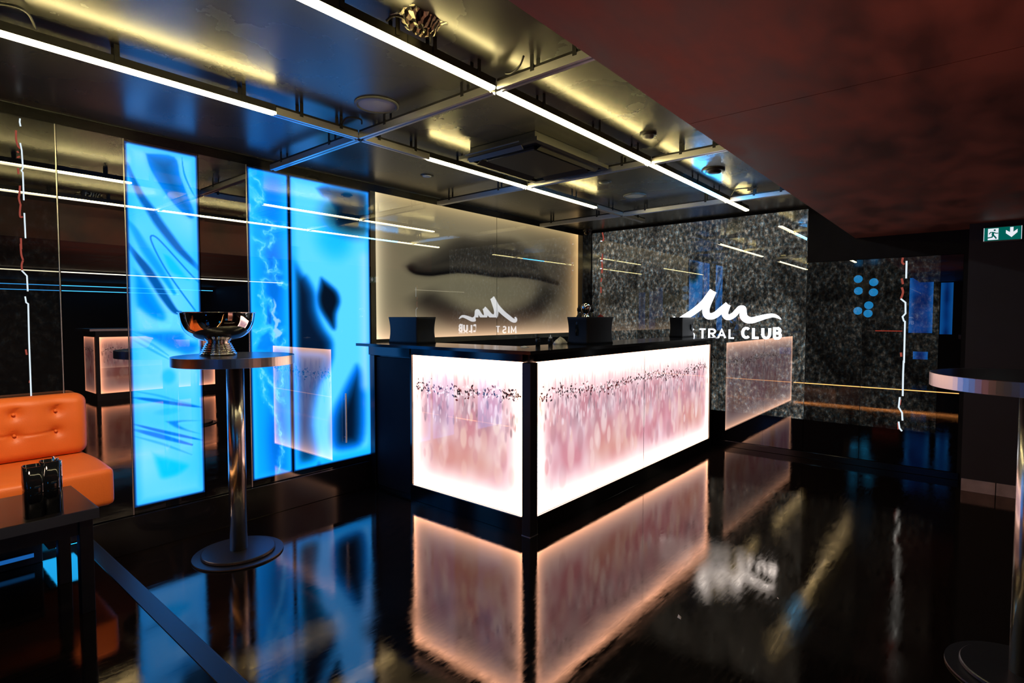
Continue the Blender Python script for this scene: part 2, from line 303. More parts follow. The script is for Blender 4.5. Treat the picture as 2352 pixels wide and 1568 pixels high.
def art_smoke(X, Z):
    a0, a1 = X.min(), X.max(); u = (X - a0) / (a1 - a0)
    C = np.tile(np.array([10., 165, 245]), (X.size, 1))
    C = over(C, (0, 112, 200), np.exp(-((u - 0.6) / 0.26) ** 2) * (0.75 + wob(X, Z, 5, 0.25)))
    C = over(C, (60, 200, 252), 0.7 * (1 - sm(0.0, 0.16, u)))
    C = over(C, (40, 185, 250), 0.6 * (1 - sm(0.5, 1.0, np.hypot((X - a0 - 0.05) / 0.16, (Z - 1.32) / 0.16))))
    Xw = X + wob(X, Z, 38, 0.005) + wob(Z, X, 120, 0.0025); Zw = Z + wob(Z, X, 45, 0.005, 2.0) + wob(X, Z, 130, 0.0025, 1.0)
    C = over(C, (0, 100, 190), 0.8 * (1 - sm(-0.01, 0.012, dpoly(X, Z, SMOKE['hole'])))); C = over(C, (0, 125, 205), 0.75 * (1 - sm(-0.01, 0.014, dpoly(X, Z, SMOKE['hole2']))))
    C = over(C, (125, 210, 250), 0.55 * (1 - sm(-0.02, 0.012, dpoly(Xw, Zw, SMOKE['wing']))))
    for i, l in enumerate(SMOKE['lines']):
        for k in range(4):
            Xk = Xw + wob(X, Z, 22 + 9 * k, 0.004 * k, 1.3 * k + i); Zk = Zw + wob(Z, X, 26 + 7 * k, 0.004 * k, 2.1 * k)
            d, t = dline(Xk, Zk, S(l, 4)); f_ = 0.5 + 0.5 * np.sin(t * 9 + i + 2 * k)
            if k == 0: C = over(C, (70, 198, 250), 0.45 * (1 - sm(0.0, 0.040, d)))
            br = 0.25 + 0.75 * sm(-0.5, 0.6, np.sin(X * 61 + Z * 37 + k * 2.1) + np.sin(Z * 53 - X * 29 + i)); C = over(C, (150, 220, 250), (0.18 + 0.36 * f_) * br * (1 - sm(0.0004, 0.0035 + 0.006 * f_, d)))
    C = over(C, (170, 200, 232), 0.9 * (1 - sm(-0.008, 0.006, dpoly(Xw, Zw, S(SMOKE['veil'] + [SMOKE['veil'][0]], 3)))))
    return blue_out(C, X, Z, X.min(), X.max(), Z.min(), Z.max())
def art_body(X, Z):
    W = BODY; C = np.tile(np.array([95., 202, 252]), (X.size, 1)); ax = 0.87
    a0, a1 = X.min(), X.max(); u = (X - a0) / (a1 - a0)
    def blob(k, rx, rz, col, a):
        nonlocal C; b = W[k][0]; C = over(C, col, a * (1 - sm(0.1, 1.0, np.hypot((X - b[0]) / rx, (Z - b[1]) / rz))))
    def fill(k, col, s0, s1, a=1.0):
        nonlocal C; C = over(C, col, a * (1 - sm(s0, s1, dpoly(X, Z, S(W[k] + [W[k][0]], 4), ax))))
    blob('mid', 0.24, 0.22, (0, 178, 245), 0.9)
    fill('d1', (0, 140, 228), -0.025, 0.02); fill('d1', (0, 88, 158), -0.035, 0.012); fill('d1', (0, 55, 100), -0.08, -0.015); blob('d1c', 0.36, 0.22, (0, 18, 36), 1.0)
    fill('d2', (0, 140, 225), -0.03, 0.035); fill('d2', (0, 70, 140), -0.05, 0.02); fill('d2', (0, 22, 52), -0.09, -0.01)
    fill('d3', (0, 110, 200), -0.01, 0.03); fill('d3', (0, 14, 34), -0.04, 0.012)
    fill('d4', (0, 120, 200), -0.04, 0.03, 0.9); fill('d4', (0, 58, 112), -0.08, 0.0, 0.9)
    fill('d5', (0, 120, 215), -0.02, 0.05); fill('d5', (0, 75, 150), -0.06, 0.01); fill('d5', (0, 20, 48), -0.11, -0.02)
    d, t = dline(X, Z, [(a1 - 0.03, 1.85), (a1 - 0.03, 0.85)]); C = over(C, (172, 208, 246), 0.75 * (1 - sm(0.0, 0.11, d)))
    C = over(C, (0, 178, 250), 0.8 * (1 - sm(0.01, 0.11, np.minimum(Z - Z.min(), 9)))); C = over(C, (0, 165, 245), 0.6 * (1 - sm(0.0, 0.09, X - a0)) * (Z < 1.9))
    b = W['notch'][0]; C = over(C, (0, 80, 160), 0.9 * (1 - sm(0.2, 1.0, np.hypot((X - b[0]) / 0.03, (Z - b[1]) / 0.05))))
    return blue_out(C, X, Z, X.min(), X.max(), Z.min(), Z.max())
def art_lips(X, Z):
    W = LIPS; ax = 0.6
    u = (X - X.min()) / (X.max() - X.min()); v = (Z - Z.min()) / (Z.max() - Z.min())
    C = np.tile(np.array([150., 142, 112]), (X.size, 1))
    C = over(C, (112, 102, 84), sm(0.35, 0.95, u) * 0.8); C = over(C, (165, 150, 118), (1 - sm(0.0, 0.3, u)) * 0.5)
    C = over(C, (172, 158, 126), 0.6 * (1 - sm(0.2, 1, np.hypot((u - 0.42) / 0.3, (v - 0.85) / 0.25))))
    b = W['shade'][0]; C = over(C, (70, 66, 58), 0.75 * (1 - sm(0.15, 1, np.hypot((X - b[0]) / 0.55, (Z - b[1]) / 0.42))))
    dp = dpoly(X, Z, S(W['upper'] + [W['upper'][0]], 3), ax); dm, t = dline(X, Z, S(W['mouth'], 4), ax)
    C = over(C, (86, 80, 66), 1 - sm(-0.05, 0.055, dp)); C = over(C, (46, 44, 39), (1 - sm(-0.14, -0.01, dp)) * 0.85)
    up = 1 - sm(-0.01, 0.02, dp)
    C = over(C, (22, 22, 21), up * (1 - sm(0.0, 0.085, dm))); C = over(C, (12, 13, 15), 1 - sm(0.002, 0.018, dm))
    du, t = dline(X, Z, S(W['under'], 4), ax); C = over(C, (52, 49, 42), 1.0 * (1 - sm(0.0, 0.19, du)) * sm(0.0, 0.12, t))
    C = over(C, (20, 22, 24), 0.9 * (1 - sm(0.0, 0.11, du)) * sm(0.10, 0.4, t) * (1 - sm(0.85, 1.0, t)))
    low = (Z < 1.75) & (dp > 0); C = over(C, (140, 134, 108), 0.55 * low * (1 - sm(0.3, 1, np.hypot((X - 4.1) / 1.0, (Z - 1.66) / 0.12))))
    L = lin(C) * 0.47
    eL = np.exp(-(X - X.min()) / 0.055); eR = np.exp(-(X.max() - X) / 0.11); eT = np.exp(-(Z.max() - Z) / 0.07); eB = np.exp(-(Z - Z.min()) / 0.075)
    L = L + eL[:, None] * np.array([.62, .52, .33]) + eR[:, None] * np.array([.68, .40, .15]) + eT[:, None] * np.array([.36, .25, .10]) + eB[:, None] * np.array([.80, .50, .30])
    return L
def make_art_bar(seed, a0, a1, z0, z1, flip=False):
    def art(A, Z):
        r = np.random.default_rng(seed); w = a1 - a0; h = z1 - z0
        u = (A - a0); v = (Z - z0) / h
        dx = np.minimum(A - a0, a1 - A); dz0 = Z - z0; dz1 = z1 - Z
        C = np.tile(np.array([248., 234, 240]), (A.size, 1))
        core = sm(0.03, 0.24, dx) * sm(0.08, 0.30, v) * (1 - sm(0.66, 0.86, v))
        C = over(C, (216, 152, 164), core * (0.66 + wob(A, Z, 9, 0.26, seed) + wob(A, Z * 0.3, 31, 0.14, seed)))
        C = over(C, (168, 146, 156), 0.50 * sm(0.06, 0.3, dx) * np.exp(-((v - 0.60) / 0.15) ** 2) * (0.65 + wob(A, Z * 0.4, 22, 0.35, seed * 2)))
        C = over(C, (222, 168, 138), 0.55 * core * sm(0.25, 0.9, np.sin(A * 4.1 + seed) * 0.5 + 0.5) * (1 - sm(0.25, 0.6, v)))
        n = int(52 * w)
        for k in range(n):      # large soft spots low down
            bx, bv = a0 + r.random() * w, 0.16 + 0.46 * r.random(); R = 0.016 + 0.036 * r.random(); el = 2.6 - 0.8 * r.random()
            m = np.abs(A - bx) < R * 1.3
            d = np.hypot((A[m] - bx) / R, (v[m] - bv) * h / (R * el)); c = [(250, 232, 224), (240, 204, 202), (206, 140, 150), (246, 218, 200), (250, 242, 236), (198, 150, 160)][r.integers(6)]
            em = sm(0.03, 0.16, min(bx - a0, a1 - bx)) * sm(0.12, 0.30, bv); C[m] = over(C[m], c, em * (0.25 + 0.5 * r.random()) * (1 - sm(0.35 + 0.3 * r.random(), 1.12, d)))
        for k in range(int(190 * w)):      # small streaks and dots under the dark line
            bx, bv = a0 + r.random() * w, 0.56 + 0.20 * r.random() + 0.03 * r.normal(); R = 0.006 + 0.010 * r.random(); el = 3.2
            m = np.abs(A - bx) < R * 1.3
            d = np.hypot((A[m] - bx) / R, (v[m] - bv) * h / (R * el)); c = [(252, 242, 246), (224, 170, 180), (190, 160, 172), (140, 122, 134), (248, 224, 228), (250, 240, 244)][r.integers(6)]
            C[m] = over(C[m], c, (0.35 + 0.45 * r.random()) * (1 - sm(0.5, 1.1, d)))
        C = over(C, (247, 238, 245), sm(0.80, 0.93, v)); 
        for k in range(int(70 * w)):      # pale upward streaks
            bx, bv = a0 + r.random() * w, 0.82 + 0.05 * r.random(); R = 0.006 + 0.008 * r.random(); m = np.abs(A - bx) < R * 1.3
            d = np.hypot((A[m] - bx) / R, (v[m] - bv) * h / (R * 6)); C[m] = over(C[m], (206, 172, 190), 0.5 * r.random() * (1 - sm(0.2, 1.1, d)))
        for k in range(int(250 * w)):      # crisp dark glitter along one line
            bx = a0 + 0.02 + r.random() * (w - 0.04); bv = 0.768 + 0.022 * r.normal() + 0.012 * math.sin(bx * 5 + seed); R = 0.0028 + 0.0045 * r.random(); an = r.random() * PI
            m = np.abs(A - bx) < R * 3
            x, y = A[m] - bx, (v[m] - bv) * h; p, q = x * math.cos(an) + y * math.sin(an), -x * math.sin(an) + y * math.cos(an)
            C[m] = over(C[m], [(10, 6, 10), (36, 28, 36), (92, 20, 24), (255, 252, 255), (255, 250, 255)][r.integers(5)], 1 - sm(0.6, 1.2, np.hypot(p / R, q / (R * 1.9))))
        L = lin(C)
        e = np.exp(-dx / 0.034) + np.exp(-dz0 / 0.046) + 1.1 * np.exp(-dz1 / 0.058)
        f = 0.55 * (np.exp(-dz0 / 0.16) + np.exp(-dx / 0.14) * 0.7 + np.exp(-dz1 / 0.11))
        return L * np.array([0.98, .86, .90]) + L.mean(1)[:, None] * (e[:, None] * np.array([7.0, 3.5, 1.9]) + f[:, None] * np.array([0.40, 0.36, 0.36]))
    return art
# ------------------------------------------------------------------ palette
M = {}
def floor_mat():
    m, nt, out = newmat('dark polished floor')
    tc = N(nt, 'ShaderNodeTexCoord')
    n1 = N(nt, 'ShaderNodeTexNoise'); n1.inputs['Scale'].default_value = 2.2; n1.inputs['Detail'].default_value = 9; n1.inputs['Distortion'].default_value = 0.6
    mp = N(nt, 'ShaderNodeMapping'); mp.inputs['Scale'].default_value = (1.2, 9.0, 1.0); mp.inputs['Rotation'].default_value = (0, 0, 0.5)
    n2 = N(nt, 'ShaderNodeTexNoise'); n2.inputs['Scale'].default_value = 7.0; n2.inputs['Detail'].default_value = 7; n2.inputs['Roughness'].default_value = 0.7
    n3 = N(nt, 'ShaderNodeTexNoise'); n3.inputs['Scale'].default_value = 6.0; n3.inputs['Detail'].default_value = 3
    nt.links.new(tc.outputs['Object'], n1.inputs['Vector']); nt.links.new(tc.outputs['Object'], mp.inputs[0]); nt.links.new(mp.outputs[0], n2.inputs['Vector']); nt.links.new(tc.outputs['Object'], n3.inputs['Vector'])
    ad = N(nt, 'ShaderNodeMath', operation='ADD'); nt.links.new(n1.outputs['Fac'], ad.inputs[0]); nt.links.new(n2.outputs['Fac'], ad.inputs[1])
    mr = N(nt, 'ShaderNodeMapRange'); mr.inputs[1].default_value = 0.7; mr.inputs[2].default_value = 1.35; mr.inputs[3].default_value = 0.05; mr.inputs[4].default_value = 0.17
    nt.links.new(ad.outputs[0], mr.inputs[0])
    bp = N(nt, 'ShaderNodeBump'); bp.inputs['Strength'].default_value = 0.035; bp.inputs['Distance'].default_value = 0.01; nt.links.new(n3.outputs['Fac'], bp.inputs['Height'])
    gl = N(nt, 'ShaderNodeBsdfGlossy'); gl.distribution = 'BECKMANN'; gl.inputs['Color'].default_value = (1.0, 0.82, 0.68, 1)
    nt.links.new(mr.outputs[0], gl.inputs['Roughness']); nt.links.new(bp.outputs[0], gl.inputs['Normal'])
    df = N(nt, 'ShaderNodeBsdfDiffuse'); r = N(nt, 'ShaderNodeValToRGB'); e = r.color_ramp.elements
    e[0].position = 0.35; e[0].color = (0.0035, 0.0028, 0.0025, 1); e[1].position = 0.72; e[1].color = (0.010, 0.0075, 0.006, 1)
    nt.links.new(n2.outputs['Fac'], r.inputs[0]); nt.links.new(r.outputs[0], df.inputs['Color'])
    fr = N(nt, 'ShaderNodeFresnel'); fr.inputs['IOR'].default_value = 2.0; mx = N(nt, 'ShaderNodeMixShader')
    nt.links.new(fr.outputs[0], mx.inputs[0]); nt.links.new(df.outputs[0], mx.inputs[1]); nt.links.new(gl.outputs[0], mx.inputs[2]); nt.links.new(mx.outputs[0], out.inputs[0])
    return m
M['floor'] = floor_mat()
M['black'] = pbr('satin black paint', (0.006, 0.006, 0.007), rough=0.38, ior=1.5, rnoise=0.08, nscale=20)
M['gloss'] = pbr('black gloss laminate', (0.005, 0.005, 0.006), rough=0.12, ior=1.5)
M['matt'] = pbr('matt black wall', (0.007, 0.007, 0.009), rough=0.7, ior=1.25, noise=0.3)
M['navy'] = pbr('dark navy wall', (0.010, 0.011, 0.020), rough=0.6, noise=0.3, nscale=3)
M['ceil'] = pbr('sooty black ceiling paint', (0.058, 0.058, 0.050), rough=0.27, ior=1.42, noise=0.25, nscale=2.0, rnoise=0.02, bump=0.004, bscale=9, detail=9)
M['soffit'] = pbr('smoky brown plaster', (0.20, 0.058, 0.040), rough=0.6, noise=0.6, nscale=2.6, rnoise=0.12, bump=0.03, bscale=10, col2=(0.065, 0.021, 0.016), stretch=(1.0, 2.2, 1), detail=8)
M['alu'] = pbr('brushed aluminium', (0.62, 0.62, 0.64), rough=0.34, metal=1.0, rnoise=0.06, nscale=60)
M['aludark'] = pbr('dark anodised aluminium', (0.055, 0.06, 0.066), rough=0.4, metal=1.0)
M['steel'] = pbr('brushed steel', (0.55, 0.53, 0.51), rough=0.23, metal=1.0, rnoise=0.05, nscale=30, stretch=(1, 1, 0.1))
M['rim'] = pbr('satin steel rim', (0.56, 0.54, 0.52), rough=0.30, metal=1.0)
M['chrome'] = pbr('polished chrome', (0.80, 0.76, 0.74), rough=0.035, metal=1.0)
M['plate'] = pbr('dark powder-coated steel', (0.016, 0.017, 0.020), rough=0.33, ior=1.6)
M['tabletop'] = pbr('black table laminate', (0.012, 0.012, 0.013), rough=0.22, ior=1.55)
M['darkwood'] = pbr('dark stained table', (0.014, 0.013, 0.013), rough=0.32, ior=1.55, noise=0.4, nscale=6)
M['edge'] = pbr('grey table edge', (0.05, 0.055, 0.065), rough=0.45)
M['leather'] = pbr('orange leatherette', (0.78, 0.165, 0.022), rough=0.46, noise=0.12, nscale=3, bump=0.10, bscale=190)
M['caddy'] = pbr('black plastic', (0.008, 0.009, 0.011), rough=0.5, ior=1.33, noise=0.2, nscale=30)
M['bottle'] = pbr('dark glass bottle', (0.01, 0.014, 0.018), rough=0.08, ior=1.5)
M['white'] = pbr('white cotton cloth', (0.75, 0.74, 0.72), rough=0.8)
M['whiteplastic'] = pbr('white enamel', (0.85, 0.85, 0.85), rough=0.35)
M['red'] = pbr('dark red cloth', (0.22, 0.012, 0.012), rough=0.8)
M['acrylic'] = pbr('smoked black acrylic', (0.006, 0.007, 0.009), rough=0.06, ior=1.5)
M['counter'] = pbr('black stone worktop', (0.012, 0.012, 0.013), rough=0.13, ior=1.6, noise=0.3, nscale=40)
M['tile'] = pbr('grey skirting tile', (0.34, 0.28, 0.30), rough=0.5, noise=0.35, nscale=9, detail=8)
M['grille'] = pbr('pale speaker mesh', (0.42, 0.44, 0.45), rough=0.6, bump=0.2, bscale=500)
M['ring'] = pbr('grey speaker ring', (0.10, 0.11, 0.12), rough=0.5)
M['dome'] = pbr('smoked plastic dome', (0.004, 0.004, 0.005), rough=0.05, ior=1.5)
M['wire'] = pbr('black cable', (0.008, 0.008, 0.008), rough=0.5)
M['ac'] = pbr('black air unit', (0.010, 0.010, 0.009), rough=0.45)
M['acblade'] = pbr('worn louvre blade', (0.05, 0.048, 0.04), rough=0.4)
M['mirror'] = glass_face('dark bronze mirror', 0.36, tint=(0.86, 0.88, 0.92))
M['blackglass'] = glass_face('black glass', 0.13)
M['oliveglass'] = glass_face('smoky olive glass', 0.13, base=(0.10, 0.10, 0.085))
M['printblue'] = glass_face('backlit blue print', 0.10, emit=art_socket)
M['printlips'] = glass_face('backlit lips print', 0.12, emit=art_socket)
M['printbar'] = glass_face('backlit bokeh print', 0.075, emit=art_socket)
M['tube'] = glow('warm led diffuser', (1.0, 0.88, 0.60), 9.0)
M['side'] = glow('warm led side light', (1.0, 0.79, 0.30), 112.0)
M['sideblue'] = glow('blue led side light', (0.04, 0.42, 1.0), 300.0)
M['tubeblue'] = glow('blue-white led diffuser', (0.25, 0.62, 1.0), 16.0)
M['tubedim'] = glow('blue led line', (0.05, 0.42, 1.0), 7.0)
M['logo'] = glow('white acrylic letters', (0.90, 0.94, 1.0), 4.5)
M['crackw'] = glow('white screen streak', (0.80, 0.92, 1.0), 0.95)
M['crackr'] = glow('red screen streak', (1.0, 0.20, 0.14), 0.30)
M['ledwarm'] = glow('amber led line', (1.0, 0.42, 0.12), 14.0)
M['patchglow'] = glow('added blue glow under bench end', (0.01, 0.38, 1.0), 5.0)  # emitter of the strip added under the bench end
M['patchglow2'] = glow('dim blue led under bench', (0.02, 0.22, 0.80), 0.45)
M['exitgreen'] = glow('exit sign green', (0.0, 0.105, 0.085), 1.0)
M['exitwhite'] = glow('exit sign white', (0.80, 0.84, 0.90), 1.0)
M['bluedisc'] = glow('blue disc light', (0.02, 0.42, 1.0), 2.6)
M['redline'] = glow('red led line', (1.0, 0.10, 0.05), 1.6)

def granite_emit(hi):
    def f(nt):
        tc = N(nt, 'ShaderNodeTexCoord'); mp = N(nt, 'ShaderNodeMapping'); mp.inputs['Scale'].default_value = (1, 1.0, 0.75)
        nt.links.new(tc.outputs['Object'], mp.inputs[0])
        n1 = N(nt, 'ShaderNodeTexNoise'); n1.inputs['Scale'].default_value = 26; n1.inputs['Detail'].default_value = 12; n1.inputs['Roughness'].default_value = 0.72
        nt.links.new(mp.outputs[0], n1.inputs['Vector'])
        n2 = N(nt, 'ShaderNodeTexNoise'); n2.inputs['Scale'].default_value = 2.1; n2.inputs['Detail'].default_value = 4; n2.inputs['Distortion'].default_value = 0.8
        nt.links.new(mp.outputs[0], n2.inputs['Vector'])
        n3 = N(nt, 'ShaderNodeTexNoise'); n3.inputs['Scale'].default_value = 40; n3.inputs['Detail'].default_value = 3
        nt.links.new(mp.outputs[0], n3.inputs['Vector'])
        r1 = N(nt, 'ShaderNodeValToRGB'); e = r1.color_ramp.elements
        e[0].position = 0.40; e[0].color = (0.010, 0.011, 0.011, 1); e[1].position = 0.72; e[1].color = (0.52, 0.51, 0.48, 1)
        q = e.new(0.52); q.color = (0.055, 0.053, 0.048, 1); q = e.new(0.60); q.color = (0.17, 0.165, 0.15, 1)
        nt.links.new(n1.outputs['Fac'], r1.inputs[0])
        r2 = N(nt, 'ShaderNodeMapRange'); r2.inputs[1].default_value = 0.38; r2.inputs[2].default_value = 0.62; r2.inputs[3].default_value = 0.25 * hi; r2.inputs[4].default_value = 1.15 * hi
        nt.links.new(n2.outputs['Fac'], r2.inputs[0])
        r3 = N(nt, 'ShaderNodeValToRGB'); e = r3.color_ramp.elements
        e[0].position = 0.36; e[0].color = (0.52, 0.80, 1.0, 1); e[1].position = 0.64; e[1].color = (1.0, 0.84, 0.70, 1)
        q = e.new(0.5); q.color = (0.95, 0.95, 0.92, 1)
        nt.links.new(n3.outputs['Fac'], r3.inputs[0])
        a = N(nt, 'ShaderNodeMix', data_type='RGBA', blend_type='MULTIPLY'); a.inputs[0].default_value = 1.0
        nt.links.new(r1.outputs[0], a.inputs[6]); nt.links.new(r3.outputs[0], a.inputs[7])
        b = N(nt, 'ShaderNodeVectorMath', operation='SCALE')
        nt.links.new(a.outputs[2], b.inputs[0]); nt.links.new(r2.outputs[0], b.inputs['Scale'])
        return b.outputs[0]
    return f
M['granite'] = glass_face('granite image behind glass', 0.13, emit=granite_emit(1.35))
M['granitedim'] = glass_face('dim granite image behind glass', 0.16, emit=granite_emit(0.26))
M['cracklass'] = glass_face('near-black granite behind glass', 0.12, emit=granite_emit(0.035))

# ------------------------------------------------------------------ setting
YW, XG, ZC, ZS, YS, XR = 3.771, 5.993, 2.471, 2.12, 0.85, 5.66
ZV = ZC
XN, YB = -2.3, -7.2                  # walls behind the camera, seen only in the mirrors
struct('floor', MB().box(0.775, 6.2, YB - 0.1, 4.0, -0.08, 0.0), M['floor'], 'dark polished floor reflecting the lit panels')
struct('floor_platform', MB().box(XN - 0.1, 0.775, YB - 0.1, 4.0, -0.08, 0.2), M['floor'], 'raised dark floor under the orange bench')
struct('ceiling', MB().box(XN - 0.1, 6.2, YS, 4.0, ZC, ZC + 0.08), M['ceil'], 'sooty black ceiling above the light strips')
so = MB(); so.box(XN - 0.1, 2.068, YB - 0.1, YS, ZS, ZV + 0.08); so.box(2.072, 6.2, YB - 0.1, YS, ZS, ZV + 0.08)
struct('ceiling_soffit', so, M['soffit'], 'lowered smoky brown ceiling on the right')
struct('wall_left', MB().box(XN - 0.1, 6.2, YW + 0.03, 4.0, 0, ZV), M['matt'])
struct('wall_far', MB().box(XG + 0.03, 6.2, YB, YW + 0.03, 0, ZV), M['matt'])
struct('wall_right', MB().box(XR, 6.02, YB, 0.033, 0.0, ZS), M['navy'], 'dark navy wall with the exit sign')
struct('wall_back', MB().box(XN, 6.2, YB - 0.1, YB, 0, ZV), M['matt'])
struct('wall_near', MB().box(XN - 0.1, XN, YB, 4.0, 0.2, ZV), M['matt'])
struct('baseboard_left', MB().bbox(0.72, 2.69, 3.744, YW + 0.03, 0.0, 0.214, 0.003), M['gloss'], 'black gloss plinth under the blue panels')
struct('baseboard_far', MB().bbox(XG - 0.012, XG + 0.03, 0.05, 2.3, 0.0, 0.062, 0.003), M['gloss'])
bt = MB()
y = 0.034
for k in range(9): bt.bbox(XR - 0.008, XR + 0.001, y - 0.21, y - 0.004, 0.0, 0.098, 0.002); y -= 0.212
struct('baseboard_right', bt, M['tile'], 'grey tile skirting at the foot of the navy wall')
nz = MB().prism([(0.716, 0.2005), (0.716, 0.203), (0.776, 0.204), (0.7795, 0.200), (0.7795, 0.165), (0.7755, 0.165), (0.7755, 0.2005)], 'y', -6.0, 3.742)
struct('trim_1', nz, M['aludark'], 'dark metal nosing along the platform edge')
struct('trim_2', MB().box(XN, 5.99, YW - 0.004, YW + 0.03, 2.412, ZV), M['gloss'])
struct('trim_3', MB().bbox(5.792, 5.99, 3.70, YW + 0.03, 0.0, ZV, 0.004), M['gloss'], 'black post in the corner beside the lips panel')
struct('trim_4', MB().box(XN, 5.99, YW - 0.010, YW - 0.0045, ZC - 0.006, ZC - 0.0005), M['aludark'])
struct('trim_5', MB().box(XG - 0.006, XG + 0.03, 0.03, 1.247, 1.922, ZV), M['matt'])
struct('trim_6', MB().box(XG - 0.004, XG + 0.03, 1.247, 3.70, 2.442, ZV), M['matt'])
struct('trim_7', MB().box(XG - 0.004, XG + 0.03, 0.033, 0.064, 0.0, 1.922), M['matt'])

# ------------------------------------------------------------------ left wall panels
def wall_panel(name, label, cat, x0, x1, group=None):
    return thing(name, label, cat, ((x0 + x1) / 2, YW, 0), group)
def edge_strip(t, x, z0=0.218, z1=2.41):
    MB().box(x - 0.0022, x + 0.0022, YW - 0.004, YW + 0.002, z0, z1).build('edge_trim', M['alu'], t)
def light_panel(name, label, x0, x1, z0, z1, na, nz_, art, mat, back0=None, back1=None, zb0=0.218, zb1=2.411, under=None):
    t = wall_panel(name, label, 'light panel', x0, x1)
    b0 = x0 if back0 is None else back0; b1 = x1 if back1 is None else back1
    MB().box(b0, b1, YW + 0.001, YW + 0.03, zb0, zb1).build('housing', under or M['blackglass'], t)
    link('printed_face', panel_mesh('printed_face', 'y', YW - 0.001, x0, x1, z0, z1, na, nz_, art), mat, t)
    return t
# granite strip with a lightning-like crack, sofa in front of it
t = wall_panel('glass_wall_panel', 'black granite-look glass panel with a white crack behind the orange bench', 'wall panel', -0.2, 0.718)
MB().box(-0.2, 0.718, YW, YW + 0.03, 0.218, 2.411).build('glass_face', M['cracklass'], t)
c = MB()
for l in CRACKL['white']: c.ribbon(l, 'y', YW - 0.001, 0.002, 0.0062)
c.build('white_crack', M['crackw'], t, label='jagged white glowing crack')
c = MB()
for l in CRACKL['red']: c.ribbon(S(l, 4), 'y', YW - 0.001, 0.0015, 0.0075)
c.build('red_smoke', M['crackr'], t, label='broken red glowing streak')
edge_strip(t, 0.718)
def mirror(label, x0, x1):
    t = wall_panel('mirror_panel', label, 'mirror', x0, x1)
    MB().box(x0 + 0.002, x1 - 0.002, YW, YW + 0.03, 0.218, 2.411).build('mirror_glass', M['mirror'], t)
    edge_strip(t, x1 - 0.003)
    return t
mirror('tall dark mirror strip between the cracked granite panel and the swirl panel', 0.722, 1.028)
mirror('tall dark mirror strip behind the pedestal table with the bowl', 1.424, 1.726)
t = wall_panel('glass_wall_panel', 'plain black glass panel behind the sofa, left of the crack', 'wall panel', -2.2, -0.2)
MB().box(-2.2, -0.204, YW, YW + 0.03, 0.218, 2.411).build('glass_face', M['blackglass'], t)
light_panel('light_panel', 'tall glowing blue panel printed with a liquid swirl', 1.031, 1.419, 0.258, 2.398, 100, 520, art_swirl, M['printblue'], 1.029, 1.423)
light_panel('light_panel', 'narrow glowing blue panel printed with white smoke wisps', 1.73, 2.016, 0.258, 2.398, 110, 620, art_smoke, M['printblue'], 1.727, 2.022)
t = light_panel('light_panel', 'wide glowing blue panel printed with a dark blurred silhouette, beside the bar', 2.028, 2.705, 0.258, 2.398, 120, 380, art_body, M['printblue'], 2.023, 2.714)
hd = MB().bbox(2.446, 2.458, YW - 0.030, YW - 0.018, 0.40, 0.79, 0.003)
hd_ = hd.build('handle', M['whiteplastic'], t, label='slim vertical white metal door handle')
for zz in (0.44, 0.74): MB().box(2.449, 2.455, YW - 0.02, YW - 0.001, zz, zz + 0.01).build('handle_mount', M['alu'], hd_)
# lips panel
t = wall_panel('light_panel', 'large backlit panel printed with grey lips above the back bar', 'light panel', 2.767, 5.789)
MB().box(2.718, 5.79, YW + 0.001, YW + 0.03, 1.155, 2.411).build('glass_surround', M['oliveglass'], t)
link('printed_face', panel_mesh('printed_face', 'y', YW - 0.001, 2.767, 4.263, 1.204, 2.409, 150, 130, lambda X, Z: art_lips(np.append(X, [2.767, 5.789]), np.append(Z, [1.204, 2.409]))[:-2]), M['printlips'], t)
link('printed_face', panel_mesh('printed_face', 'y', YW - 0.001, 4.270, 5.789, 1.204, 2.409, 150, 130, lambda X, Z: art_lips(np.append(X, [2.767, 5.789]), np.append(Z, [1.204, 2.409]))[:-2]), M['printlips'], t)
struct('wall_left_back_bar', MB().box(2.69, 5.99, YW + 0.0, YW + 0.029, 0.0, 1.15), M['matt'])

# ------------------------------------------------------------------ far wall panels
seams = [(3.69, 3.066), (3.062, 2.282), (2.278, 1.255), (1.25, 0.782), (0.778, 0.066)]
lab = ['granite-look glass panel next to the corner post, showing a red crack', 'granite-look glass panel second from the corner post', 'bright granite-look glass panel carrying the right half of the logo',
       'lower dim granite-look glass panel just right of the logo', 'lower dim granite-look glass panel with a white crack, beside the navy wall']
for k, ((ya, yb), lb) in enumerate(zip(seams, lab)):
    t = thing('glass_wall_panel', lb, 'wall panel', (XG, (ya + yb) / 2, 0))
    hi = k < 3; top = 2.44 if hi else 1.918
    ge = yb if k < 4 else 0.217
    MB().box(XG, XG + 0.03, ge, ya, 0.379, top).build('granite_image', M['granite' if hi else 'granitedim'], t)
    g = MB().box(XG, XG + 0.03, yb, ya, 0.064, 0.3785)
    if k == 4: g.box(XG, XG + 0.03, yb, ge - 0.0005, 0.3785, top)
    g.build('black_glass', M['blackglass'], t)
    if k == 0:
        c = MB()
        for l in CRACKM['red']: c.ribbon(S(l, 4), 'x', XG - 0.001, 0.0015, 0.018)
        c.build('red_smoke', M['crackr'], t, label='broken red glowing streak')
        c = MB()
        for l in CRACKM['white']: c.ribbon(l, 'x', XG - 0.001, 0.002, 0.012)
        c.build('white_crack', M['crackw'], t)
    if k == 4:
        c = MB()
        for l in CRACKR['white']: c.ribbon(l, 'x', XG - 0.001, 0.002, 0.013)
        c.build('white_crack', M['crackw'], t, label='jagged white glowing crack')
        c = MB()
        for l in CRACKR['red']: c.ribbon(S(l, 4), 'x', XG - 0.001, 0.0015, 0.016)
        c.build('red_smoke', M['crackr'], t, label='broken red glowing streak')
